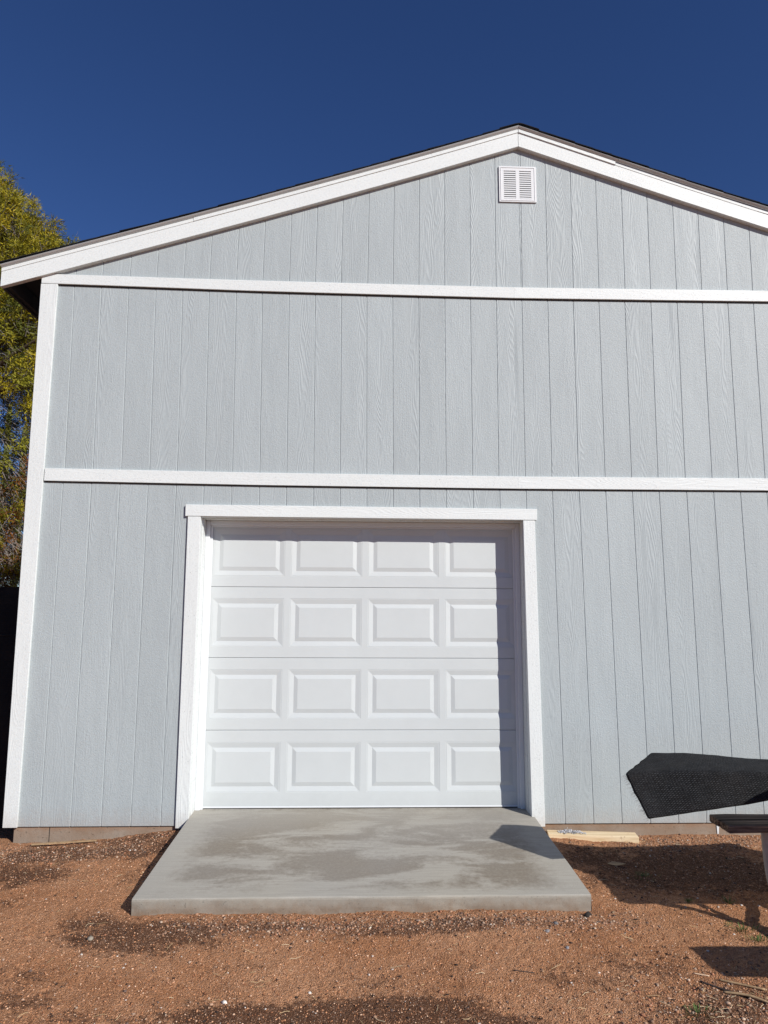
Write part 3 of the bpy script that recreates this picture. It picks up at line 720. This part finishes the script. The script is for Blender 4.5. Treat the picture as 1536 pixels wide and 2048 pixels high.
for x in (-4.15, -2.1, -0.13): tube('fence_post', [(x, 0.40, -0.3), (x, 0.40, 1.70)], 0.024, m_post, fen)
for z in (1.285, 0.25): tube('fence_rail', [(-4.2, 0.335, z), (-0.10, 0.335, z + .004)], 0.0035 if z > 1 else 0.0035, m_post, fen, 8)

# ------------------------------------------------------------------ tree beyond the fence
TX, TY = -5.0, 6.2
tree = empty('tree', (TX, TY, -0.1)); tag(tree, 'tall yellow green feathery tree behind the left side of the building', 'tree')
def wob(pts, n=7): return spline(pts, n)
tube('trunk', wob([(TX, TY, -0.3), (TX + .12, TY, 1.2), (TX - .05, TY + .1, 2.6), (TX + .1, TY, 4.2), (TX, TY, 6.4)]), [0.26 - 0.2 * i / 28 for i in range(29)], m_bark, tree)
CX, CY, CZ, RH, RV = TX - .15, TY, 5.0, 3.5, 3.85
nb = 0
cl_pos = []
tries = 0
while len(cl_pos) < 9000 and tries < 200000:
    tries += 1
    p = rng.normal(size=3); p /= np.linalg.norm(p)
    r = (0.40 + 0.60 * rng.random() ** 0.40)
    lump = 1.0 + 0.22 * (mnoise.noise((p[0] * 2.3, p[1] * 2.3, p[2] * 2.3 + 5)) ) + 0.10 * mnoise.noise((p[0] * 6, p[1] * 6, p[2] * 6))
    hm = 1.0 if p[2] > 0 else 1.0 / max(math.hypot(p[0], p[1]), .45) ** .8
    q = np.array([CX, CY, CZ]) + p * r * lump * np.array([RH * hm, RH * .9 * hm, RV if p[2] > 0 else 4.3])
    if q[2] < 1.1: continue
    dens = mnoise.noise(tuple(q * 0.9)) + 0.55 * mnoise.noise(tuple(q * 2.1))
    thin = 0.22 if q[2] < 6.0 else -0.7
    if mnoise.noise(tuple(q * 3.6)) < (-0.14 if q[2] < 6.2 else -0.40): continue
    if dens < -0.30 + thin * rng.random(): continue
    if q[2] < 6.0 and rng.random() < 0.22: continue
    if abs(q[0] + 3.25) < .62 and abs(q[2] - 3.95) < .85 and rng.random() < .96: continue
    cl_pos.append((q, p))
# branches towards groups of clumps
bp = []
for i in range(26):
    q, p = cl_pos[int(rng.integers(len(cl_pos)))]
    base = Vector((TX, TY, max(1.6, q[2] - 1.6 - rng.random())))
    mid = base.lerp(Vector(q), 0.5) + Vector((0, 0, 0.25 + rng.random() * .3))
    pts = spline([base, mid, Vector(q)], 7); tube('branch', pts, [0.07 * (1 - k / len(pts)) + 0.012 for k in range(len(pts))], m_bark, tree, 6)
tube('branch', spline([(TX, TY, 4.0), (-3.6, 5.6, 4.75), (-2.4, 5.2, 4.82), (-1.6, 5.0, 4.80)], 7), [0.085 - .0032 * k for k in range(22)], m_bark, tree, 8)
tw_v, tw_f = [], []
NV, NF, NC = [], [], []
base_cols = np.array([(0.36, 0.30, 0.018), (0.25, 0.235, 0.020), (0.13, 0.14, 0.022), (0.45, 0.34, 0.020)])
vi = 0
for q, p in cl_pos:
    n = 92
    d = rng.normal(size=(n, 3)) * 0.8 + p * 0.55 + np.array([0, 0, -0.12]); d /= np.linalg.norm(d, axis=1)[:, None]
    L = rng.uniform(0.035, 0.085, n)[:, None]
    o_ = q + d * rng.uniform(0.0, 0.10, n)[:, None] + rng.normal(size=(n, 3)) * 0.045
    s_ = np.cross(d, rng.normal(size=(n, 3))); s_ /= np.linalg.norm(s_, axis=1)[:, None]; w = rng.uniform(0.005, 0.0105, n)[:, None]
    tri = np.stack([o_ - s_ * w, o_ + s_ * w, o_ + d * L], 1).reshape(-1, 3)
    NV.append(tri); NF.append(np.arange(3 * n).reshape(n, 3) + vi); vi += 3 * n
    c0 = base_cols[rng.choice(4, p=[.34, .32, .18, .16])] * rng.uniform(0.55, 1.2)
    if q[2] < 3.6 and rng.random() < 0.30: c0 = np.array((0.19, 0.075, 0.018)) * rng.uniform(.8, 1.2)
    NC.append(c0[None, :] * rng.uniform(0.75, 1.25, (n, 1)))
    # grey twigs through the clump
    for _ in range(4):
        a = Vector(q - p * 0.32 + rng.normal(size=3) * .12); b = Vector(q + rng.normal(size=3) * 0.13 + p * .05); wv = Vector((0.0045, 0.0045, 0.002))
        k = len(tw_v); tw_v += [a - wv, a + wv, b]; tw_f.append((k, k + 1, k + 2))
crown = fast_mesh('crown', np.concatenate(NV), np.concatenate(NF), np.concatenate(NC), m_leaf, tree)
m_twig = plain('twig_grey', (0.17, 0.145, 0.13), 0.9)
mesh_tw = fast_mesh('twigs', np.array([tuple(v) for v in tw_v]), np.array(tw_f), None, m_twig, tree)

# tall columnar cacti beyond the tree
def cactus(x, y, ztop, r, lab):
    n = 26 * 1; seg = 48; ribs = 12
    prof = [(-.3, r * .9), (1.5, r), (ztop * .5, r * 1.05), (ztop - .6, r), (ztop - .25, r * .9), (ztop - .10, r * .65), (ztop - .02, r * .3), (ztop, r * .02)]
    vs = []; fs = []
    for z, rr in prof:
        for k in range(seg):
            w = 2 * math.pi * k / seg; q = rr * (1 + 0.13 * math.cos(ribs * w)); vs.append((x + q * math.cos(w), y + q * math.sin(w), z))
    for i in range(len(prof) - 1):
        for k in range(seg): fs.append((i * seg + k, i * seg + (k + 1) % seg, (i + 1) * seg + (k + 1) % seg, (i + 1) * seg + k))
    o = mesh('cactus', vs, fs, m_cactus, None, False)
    tag(o, lab, 'cactus', 'columnar cacti seen through the tree'); return o
cactus(-7.93, 15.0, 7.4, 0.068, 'ribbed green cactus column farther left, seen through the tree')
cactus(-7.43, 15.0, 6.8, 0.082, 'ribbed green cactus column nearer the building corner, behind the tree')

# ------------------------------------------------------------------ pine offcut with mortar on it
pin = boxes('wood_offcut', [[(3.725, -0.088, -.108), (4.338, -0.150, -.108), (4.345, -0.062, -.106), (3.737, 0.000, -.106),
                              (3.723, -0.090, -.060), (4.336, -0.152, -.062), (4.343, -0.064, -.058), (3.735, -0.002, -.056)]], m_pine, None, 0.002)
bm = bmesh.new(); bm.from_mesh(pin.data)
bmesh.ops.subdivide_edges(bm, edges=[e for e in bm.edges if e.calc_length() > .4], cuts=14)
for v in bm.verts:
    if v.co.z < -.09 and v.co.y < -.05: v.co.z += 0.010 * abs(mnoise.noise((v.co.x * 14, 2, 1))) + (0.008 if 3.95 < v.co.x < 4.05 or 4.15 < v.co.x < 4.25 else 0)
bm.to_mesh(pin.data); bm.free()
pin.location.z = 0.016
tag(pin, 'short pale pine board lying against the foundation right of the slab', 'wood board')
def rubble(name, n, fx, cols, smin, smax, lab=None, cat=None, kind=None, flat=0.65, mat=None):
    """n faceted stones: fx(n)->(x,y,z) arrays"""
    ph = (1 + 5 ** .5) / 2
    iv = np.array([(-1, ph, 0), (1, ph, 0), (-1, -ph, 0), (1, -ph, 0), (0, -1, ph), (0, 1, ph), (0, -1, -ph), (0, 1, -ph), (ph, 0, -1), (ph, 0, 1), (-ph, 0, -1), (-ph, 0, 1)]) / 1.9
    it = np.array([(0,11,5),(0,5,1),(0,1,7),(0,7,10),(0,10,11),(1,5,9),(5,11,4),(11,10,2),(10,7,6),(7,1,8),(3,9,4),(3,4,2),(3,2,6),(3,6,8),(3,8,9),(4,9,5),(2,4,11),(6,2,10),(8,6,7),(9,8,1)])
    x, y, z = fx(n); sz = smin * (smax / smin) ** (rng.random(n) ** 2.2)
    v = iv[None] * rng.uniform(0.62, 1.25, (n, 12, 1))
    v = v * np.stack([rng.uniform(.7, 1.3, n), rng.uniform(.7, 1.2, n), np.full(n, flat)], 1)[:, None, :] * sz[:, None, None]
    w = rng.uniform(0, 2 * math.pi, n); cs, sn = np.cos(w)[:, None], np.sin(w)[:, None]
    vx = v[..., 0] * cs - v[..., 1] * sn; vy = v[..., 0] * sn + v[..., 1] * cs
    V_ = np.stack([vx + x[:, None], vy + y[:, None], v[..., 2] + (z + sz * .18)[:, None]], 2).reshape(-1, 3)
    F_ = (it[None] + 12 * np.arange(n)[:, None, None]).reshape(-1, 3)
    cc_ = np.array(cols)[rng.integers(len(cols), size=n)] * rng.uniform(.7, 1.25, (n, 1))
    o = fast_mesh(name, V_, F_, np.repeat(cc_, 20, 0), mat or m_stone); tag(o, lab, cat, None, kind); return o
def mort(n):
    t_ = rng.beta(1.6, 2.0, n); x = 3.80 + .20 * t_; y = -0.045 - .03 * t_ + rng.normal(size=n) * .014
    return x, y, -.042 + 0.016 * rng.random(n) * np.sin(np.pi * np.clip(t_ * 1.1, 0, 1))
rubble('mortar_crumbs', 260, mort, [(.50, .50, .53), (.40, .41, .44), (.58, .57, .58)], .003, .009, 'heap of grey mortar crumbs on the pine board by the slab', 'mortar', 'stuff')

# ------------------------------------------------------------------ picnic table at the right with rolled black cloth
def board(name, x0, x1, y0, y1, z0, z1, parent):
    o = boxes(name, [(x0, x1, y0, y1, z0, z1)], m_bench, parent, 0.004)
    bm = bmesh.new(); bm.from_mesh(o.data); bmesh.ops.subdivide_edges(bm, edges=[e for e in bm.edges if e.calc_length() > .6], cuts=22)
    for v in bm.verts:
        v.co.z += 0.0035 * mnoise.noise((v.co.x * 5, v.co.y * 30, v.co.z * 20)); v.co.y += 0.003 * mnoise.noise((v.co.x * 4 + 9, v.co.z * 20, 3))
        if v.co.x < x0 + .01: v.co.x += 0.012 * abs(mnoise.noise((v.co.y * 25, v.co.z * 40, 7)))
    bm.to_mesh(o.data); bm.free(); return o
tab = empty('picnic_table', (5.6, -1.65, -0.1)); tag(tab, 'weathered dark wood picnic table on beige bent tube legs at right edge', 'picnic table')
for k in range(5): board('top_board', 4.66 + .006 * (k % 2), 6.6, -1.285 - .146 * (k + 1) + .004, -1.285 - .146 * k, 0.605, 0.645, tab)
ZB = 0.352
for y0 in (-1.215, -1.101): pass
board('bench_board', 4.402, 6.6, -1.125, -1.025, ZB - .040, ZB, tab)
board('bench_board', 4.406, 6.6, -1.232, -1.130, ZB - .042, ZB - .002, tab)
board('bench_board', 4.502, 6.6, -2.262, -2.150, ZB - .040, ZB, tab)
board('bench_board', 4.508, 6.6, -2.380, -2.267, ZB - .040, ZB, tab)
for x in (4.690, 6.35):
    R_ = 0.026
    tube('leg', spline([(x, -1.09, ZB - .045), (x, -1.095, .20), (x, -1.115, .05), (x, -1.17, -.06), (x, -1.24, -.14)], 6), R_, m_tube, tab)
    tube('leg', spline([(x, -2.30, ZB - .045), (x, -2.27, .20), (x, -2.23, .05), (x, -2.15, -.06), (x, -2.06, -.14)], 6), R_, m_tube, tab)
    tube('bench_bracket', [(x, -1.23, ZB - .055), (x, -0.99, ZB - .055)], 0.014, m_tube, tab); tube('bench_bracket', [(x, -2.38, ZB - .055), (x, -2.15, ZB - .055)], 0.014, m_tube, tab)
    tube('brace', spline([(x, -1.13, -.02), (x, -1.33, .02), (x, -1.64, .10), (x, -1.97, .02), (x, -2.17, -.04)], 6), 0.019, m_tube, tab)
    tube('post', spline([(x, -1.93, .60), (x, -1.80, .45), (x, -1.62, .12), (x, -1.55, -.12)], 6), R_, m_tube, tab)
    tube('post', spline([(x, -1.37, .60), (x, -1.48, .45), (x, -1.60, .22), (x, -1.62, .12)], 6), 0.02, m_tube, tab)

# rolled cloth: flattened roll lofted from the free left end to the part lying on the table
sect = [  # (T2 back top, T1 front ridge, B front bottom, B2 back bottom) at stations
    ((4.110, -0.98, 0.6845), (3.886, -1.135, 0.598), (3.975, -1.215, 0.377), (4.20, -0.99, 0.42)),
    ((4.250, -1.00, 0.6905), (4.060, -1.190, 0.622), (4.130, -1.250, 0.412), (4.32, -1.02, 0.45)),
    ((4.420, -1.05, 0.6870), (4.280, -1.270, 0.645), (4.330, -1.320, 0.462), (4.46, -1.09, 0.50)),
    ((4.610, -1.13, 0.6830), (4.560, -1.370, 0.662), (4.600, -1.400, 0.535), (4.66, -1.18, 0.56)),
    ((4.80, -1.22, 0.700), (4.80, -1.44, 0.700), (4.84, -1.47, 0.652), (4.86, -1.26, 0.652)),
    ((5.30, -1.30, 0.770), (5.30, -1.55, 0.765), (5.34, -1.60, 0.650), (5.34, -1.28, 0.650)),
    ((5.95, -1.30, 0.800), (5.95, -1.62, 0.795), (5.98, -1.68, 0.650), (5.98, -1.28, 0.650))]
def ring(sec, NR=48):
    p = [Vector(v) for v in sec]; out = []
    # rounded quad through the four corners
    ctl = []
    for i in range(4):
        a, b = p[i], p[(i + 1) % 4]; rr = 0.05 if i != 3 else .12
        for t_ in (0.05, 0.25, 0.5, 0.75, 0.95):
            q = a.lerp(b, t_); ctl.append(q)
    n = len(ctl)
    for k in range(NR):
        u = k / NR * n; i = int(u); f = u - i
        A, B_, C_, D_ = ctl[(i - 1) % n], ctl[i % n], ctl[(i + 1) % n], ctl[(i + 2) % n]
        out.append(0.5 * ((2 * B_) + (C_ - A) * f + (2 * A - 5 * B_ + 4 * C_ - D_) * f * f + (3 * B_ - A - 3 * C_ + D_) * f ** 3))
    return out
secs = []
SN = 10
for i in range(len(sect) - 1):
    for k in range(SN):
        t_ = k / SN
        def cr(c_):
            g_ = lambda j: Vector(sect[max(0, min(len(sect) - 1, j))][c_])
            A, B_, C_, D_ = g_(i - 1), g_(i), g_(i + 1), g_(i + 2)
            if i == 0: A = 2 * B_ - C_
            return 0.5 * ((2 * B_) + (C_ - A) * t_ + (2 * A - 5 * B_ + 4 * C_ - D_) * t_ * t_ + (3 * B_ - A - 3 * C_ + D_) * t_ ** 3)
        secs.append([cr(c_) for c_ in range(4)])
secs.append([Vector(v) for v in sect[-1]])
rings = [ring(s_) for s_ in secs]; NR = len(rings[0])
vs = []; uvc = []
ulen = 0
for i, r in enumerate(rings):
    if i: ulen += (sum(((a - b).length for a, b in zip(r, rings[i - 1]))) / NR)
    per = 0
    for k, v in enumerate(r):
        if k: per += (v - r[k - 1]).length
        ww = 0.0050 * mnoise.noise((v.x * 7, v.y * 7, v.z * 9)) + 0.0016 * mnoise.noise((v.x * 28, v.y * 28, v.z * 28)) ; jag = 0
        if i == 0: jag = 0.006 * mnoise.noise((k * .9, 1, 2))
        vs.append(v + Vector((jag, -ww, ww))); uvc.append((ulen, per))
fs = []
for i in range(len(rings) - 1):
    for k in range(NR): fs.append((i * NR + k, i * NR + (k + 1) % NR, (i + 1) * NR + (k + 1) % NR, (i + 1) * NR + k))
me = bpy.data.meshes.new('rolled_cloth'); me.from_pydata([tuple(v) for v in vs], [], fs); me.update(); me.materials.append(m_cloth)
uvl = me.uv_layers.new(name='UVMap')
for pl in me.polygons:
    ks = [me.loops[l].vertex_index for l in pl.loop_indices]
    wrap = any(q % NR == NR - 1 for q in ks)
    for l in pl.loop_indices:
        q = me.loops[l].vertex_index; u_, v_ = uvc[q]
        if wrap and q % NR == 0: v_ = uvc[q // NR * NR + NR - 1][1] + 0.015
        uvl.data[l].uv = (u_, v_)
me.polygons.foreach_set('use_smooth', [True] * len(me.polygons))
cloth = link('rolled_cloth', me); tag(cloth, 'thick fold of black woven shade cloth jutting left off the picnic table', 'shade cloth')
md = cloth.modifiers.new('thickness', 'SOLIDIFY'); md.thickness = 0.004
# inner layers seen from the open end
for s_, nm in ((0.86, 'inner_fold'), (0.70, 'inner_fold')):
    V2 = []; 
    for i, r in enumerate(rings[2:40]):
        c_ = sum(r, Vector()) / NR
        V2 += [tuple(c_ + (v - c_) * s_) for v in r]
    F2 = [(i * NR + k, i * NR + (k + 1) % NR, (i + 1) * NR + (k + 1) % NR, (i + 1) * NR + k) for i in range(37) for k in range(NR)]
    o = mesh(nm, V2, F2, m_cloth, cloth, True); ul = o.data.uv_layers.new(name='UVMap')
    for lp in o.data.loops: ul.data[lp.index].uv = uvc[lp.vertex_index]
# frayed threads along the lower left edge
fr = []
ff = []
for k in range(70):
    t_ = rng.random(); a = Vector(sect[0][1]).lerp(Vector(sect[0][2]), t_); b = a + Vector((-0.012 - .022 * rng.random(), -.004 + .01 * rng.random(), -.004 - 0.012 * rng.random()))
    m_ = len(fr); fr += [a + Vector((0, 0, .0008)), a - Vector((0, 0, .0008)), b]; ff.append((m_, m_ + 1, m_ + 2))
m_fray = plain('fray_thread', (0.16, 0.16, 0.165), 0.7)
o = fast_mesh('frayed_threads', np.array([tuple(v) for v in fr]), np.array(ff), None, m_fray, cloth)
# a second bunched fold on the table, just entering the frame
bun = tube('bunched_cloth', spline([(4.60, -1.54, .60), (4.68, -1.56, .652), (4.85, -1.60, .70), (5.2, -1.7, .72), (5.6, -1.8, .71)], 7), [0.030 + .0016 * k for k in range(29)], m_cloth, None, 20)
ul = bun.data.uv_layers.new(name='UVMap')
for lp in bun.data.loops: v = bun.data.vertices[lp.vertex_index].co; ul.data[lp.index].uv = (v.x, v.y + v.z)
tag(bun, 'small bunched end of black cloth on the table at right edge', 'shade cloth')

# ------------------------------------------------------------------ loose stones, litter, straw, weeds
def visible_xy(n, dens=None):
    xs_, ys_ = [], []
    while sum(map(len, xs_)) < n:
        m_ = n * 3
        y = rng.uniform(-2.75, 0.0, m_); half = (y + 5.3) * 0.62
        x = 2.40 + rng.uniform(-1, 1, m_) * half
        ok = ~((x > SX0 - .012) & (x < SX1 + .012) & (y > SY0 - .008))
        ok &= (x > -1.1) & (x < 6.1)
        if dens is not None: ok &= rng.random(m_) < dens(x, y)
        xs_.append(x[ok]); ys_.append(y[ok])
    x = np.concatenate(xs_)[:n]; y = np.concatenate(ys_)[:n]; return x, y, ground_z(x, y)
reds = [(.50, .25, .13), (.42, .19, .09), (.56, .31, .18), (.24, .10, .05), (.64, .42, .28), (.46, .22, .11), (.33, .145, .07)]
mixs = [(.34, .20, .13), (.36, .25, .18), (.20, .12, .08), (.28, .16, .10), (.46, .34, .25), (.15, .10, .08), (.42, .26, .17), (.36, .16, .09), (.40,.20,.11)]
rubble('soil_grit', 42000, lambda n: visible_xy(n), reds, .0016, .0055, 'fine red grit scattered over the soil', None, 'stuff')
rubble('gravel', 10000, lambda n: visible_xy(n, lambda x, y: 0.02 + gravel_f(x, y)), mixs, .0022, .0095, 'mixed brown gravel along the slab and foundation', None, 'stuff')
rubble('pale_chips', 520, lambda n: visible_xy(n, lambda x, y: 0.12 + 0.6 * damp_shade_f(x, y) + .6 * gravel_f(x, y)), [(.62, .55, .48), (.70, .66, .60), (.5, .42, .36)], .002, .0085, 'small pale stone chips sprinkled on the soil', None, 'stuff', 0.5)
rubble('dark_crumbs', 2600, lambda n: visible_xy(n, lambda x, y: 0.1 + damp_shade_f(x, y)), [(.05, .03, .022), (.035, .025, .02), (.08, .045, .03)], .002, .0085, 'dark bits of mulch and clods on the damp and shade-painted soil', None, 'stuff', 0.5)
def stone(x, y, r, col, lab, flat=.55, name='stone'):
    o = rubble(name, 1, lambda n: (np.array([x]), np.array([y]), ground_z(np.array([x]), np.array([y]))), [col], r, r * 1.01, lab, 'stone', None, flat)
    return o
stone(1.106, -1.452, .022, (.42, .36, .28), 'flat tan stone alone on the soil left of the slab corner')
stone(1.857, -1.995, .017, (.68, .62, .55), 'small white stone near the bottom edge of the yard, left of centre', .8)
stone(3.411, -1.367, .020, (.22, .21, .21), 'largest dark grey rock chip in front of the slab')
stone(3.344, -1.451, .014, (.24, .22, .22), 'small dark grey rock chip left of the largest grey chip', .5)
stone(3.398, -1.603, .013, (.20, .19, .20), 'dark rock chip nearest the bottom among the grey chips', .5)
stone(3.60, -1.28, .022, (.03, .025, .022), 'black charred lump at the slab foot near its right corner', .9)
stone(2.20, -1.90, .010, (.7, .66, .6), 'white pebble on the dark patch at the bottom centre', .7)
# straw and twigs
def straws(name, n, fx, lmin, lmax, w, cols, lab, kind='stuff', cat=None, lift=.004):
    x, y, z = fx(n); a = rng.uniform(0, math.pi, n); L = rng.uniform(lmin, lmax, n); V_ = []; F_ = []; C_ = []
    for i in range(n):
        d = Vector((math.cos(a[i]), math.sin(a[i]) * .9, 0)); s_ = Vector((-d.y, d.x, 0)) * w; bend = rng.uniform(-.25, .25)
        k0 = len(V_); m_ = 4
        for j in range(m_ + 1):
            t_ = j / m_ - .5; p = Vector((x[i], y[i], 0)) + d * (t_ * L[i]) + Vector((-d.y, d.x, 0)) * (bend * L[i] * (t_ * t_ * 2))
            zz = float(ground_z(np.array([p.x]), np.array([p.y]))[0]) + lift + .003 * rng.random()
            V_ += [(p.x - s_.x, p.y - s_.y, zz), (p.x, p.y, zz + w * 1.4), (p.x + s_.x, p.y + s_.y, zz)]
        c_ = np.array(cols[int(rng.integers(len(cols)))]) * rng.uniform(.7, 1.2)
        for j in range(m_):
            b_ = k0 + 3 * j; F_ += [(b_, b_ + 1, b_ + 4, b_ + 3), (b_ + 1, b_ + 2, b_ + 5, b_ + 4)]; C_ += [c_, c_]
    o = fast_mesh(name, np.array(V_), np.array(F_), np.array(C_), m_straw); tag(o, lab, cat, None, kind); return o
stc = [(.55, .40, .22), (.42, .28, .15), (.62, .50, .32)]
straws('straw', 420, lambda n: visible_xy(n, lambda x, y: .12 + np.exp(-((x - 4.1) / .5) ** 2 - ((y + 2.1) / .3) ** 2) * .9 + .25 * np.exp(-((y + .2) / .15) ** 2)), .012, .06, .0009, stc, 'dry straw bits and grass stems scattered on the soil')
def stick(pts, r, mat, lab, cat='stick', name='stick'):
    P_ = [(x, y, float(ground_z(np.array([x]), np.array([y]))[0]) + r * .7 + dz) for x, y, dz in pts]
    o = tube(name, spline(P_, 5), r, mat, None, 7); tag(o, lab, cat); return o
m_stk = plain('stick_tan', (.36, .24, .13), .8, 40, .2); m_stkd = plain('stick_dark', (.05, .035, .03), .85, 40, .2)
stick([(3.99, -1.87, .002), (4.05, -1.91, .004), (4.14, -1.97, .002)], .0045, m_stk, 'straight tan stick below the far right shadow')
stick([(3.90, -1.885, .003), (3.99, -1.965, .003), (4.05, -2.03, .004)], .0045, m_stkd, 'dark twig lying left of the tan stick')
stick([(3.95, -1.98, .001), (4.04, -2.03, .008), (4.12, -2.10, .001)], .005, m_stk, 'tan twig bent at the bottom right corner')
stick([(3.905, -1.81, .001), (3.965, -1.835, .002)], .0028, plain('stick_pale', (.62, .45, .30), .8), 'short pale straw stalk just below the parallelogram shadow')
stick([(3.10, -1.78, .002), (3.19, -1.80, .003)], .0024, m_stkd, 'short dark twig on the soil below the slab centre right')
stick([(3.27, -1.785, .001), (3.33, -1.735, .002)], .0018, m_stk, 'thin tan straw tilted up to the right below the slab')
lath = boxes('wood_lath', [[(0.20, -0.103, -.108), (0.62, -0.070, -.094), (0.62, -0.056, -.094), (0.20, -0.085, -.108), (0.20, -0.103, -.100), (0.62, -0.070, -.086), (0.62, -0.056, -.086), (0.20, -0.085, -.100)]], m_stk, None)
lath.location = (0, 0, 0.018); tag(lath, 'thin tan wood lath lying along the foundation left of the slab', 'wood strip')
leafy = mesh('dry_leaf', [(3.98, -.52, -.088), (4.02, -.50, -.080), (4.10, -.53, -.086), (4.03, -.55, -.090)], [(0, 1, 2, 3)], m_stk); leafy.modifiers.new('t', 'SOLIDIFY').thickness = .001
tag(leafy, 'dry tan leaf lying in the shade right of the slab', 'leaf')
def weed(x, y, n, h_, spread, lab):
    V_, F_, C_ = [], [], []
    for i in range(n):
        a = rng.uniform(0, 2 * math.pi); r_ = rng.random() * spread; bx, by = x + r_ * math.cos(a), y + r_ * math.sin(a) * .7
        bz = float(ground_z(np.array([bx]), np.array([by]))[0]); L = h_ * rng.uniform(.5, 1.1); d = Vector((math.cos(a) * .7, math.sin(a) * .7, rng.uniform(.5, 1.3))).normalized()
        s_ = Vector((-d.y, d.x, 0)).normalized() * .0016; b = Vector((bx, by, bz)); k = len(V_); m_ = b + d * L * .6; e_ = b + d * L + Vector((0, 0, -L * .25))
        V_ += [b - s_, b + s_, m_ + s_ * .8, m_ - s_ * .8, e_, e_]; F_ += [(k, k + 1, k + 2, k + 3), (k + 3, k + 2, k + 4, k + 5)]; c_ = np.array((.10, .15, .045)) * rng.uniform(.6, 1.3); C_ += [c_, c_]
    o = fast_mesh('weed', np.array([tuple(v) for v in V_]), np.array(F_), np.array(C_), m_grass); tag(o, lab, 'weed', 'small green weeds by the table'); return o
weed(4.231, -1.08, 26, .035, .03, 'tiny bright green grass tuft at the edge of the big shadow')
weed(4.454, -1.09, 34, .055, .03, 'upright green tuft where the tube shadows meet')
weed(4.368, -1.39, 60, .045, .09, 'loose green weed just below the tube shadow')
weed(4.369, -1.535, 60, .040, .08, 'low green weed above the parallelogram shadow at right edge')
weed(3.769, -2.13, 50, .035, .07, 'flat green weed at the bottom edge, lower right of the yard')
weed(4.12, -.72, 60, .03, .11, 'dark green weed patch inside the big shadow')
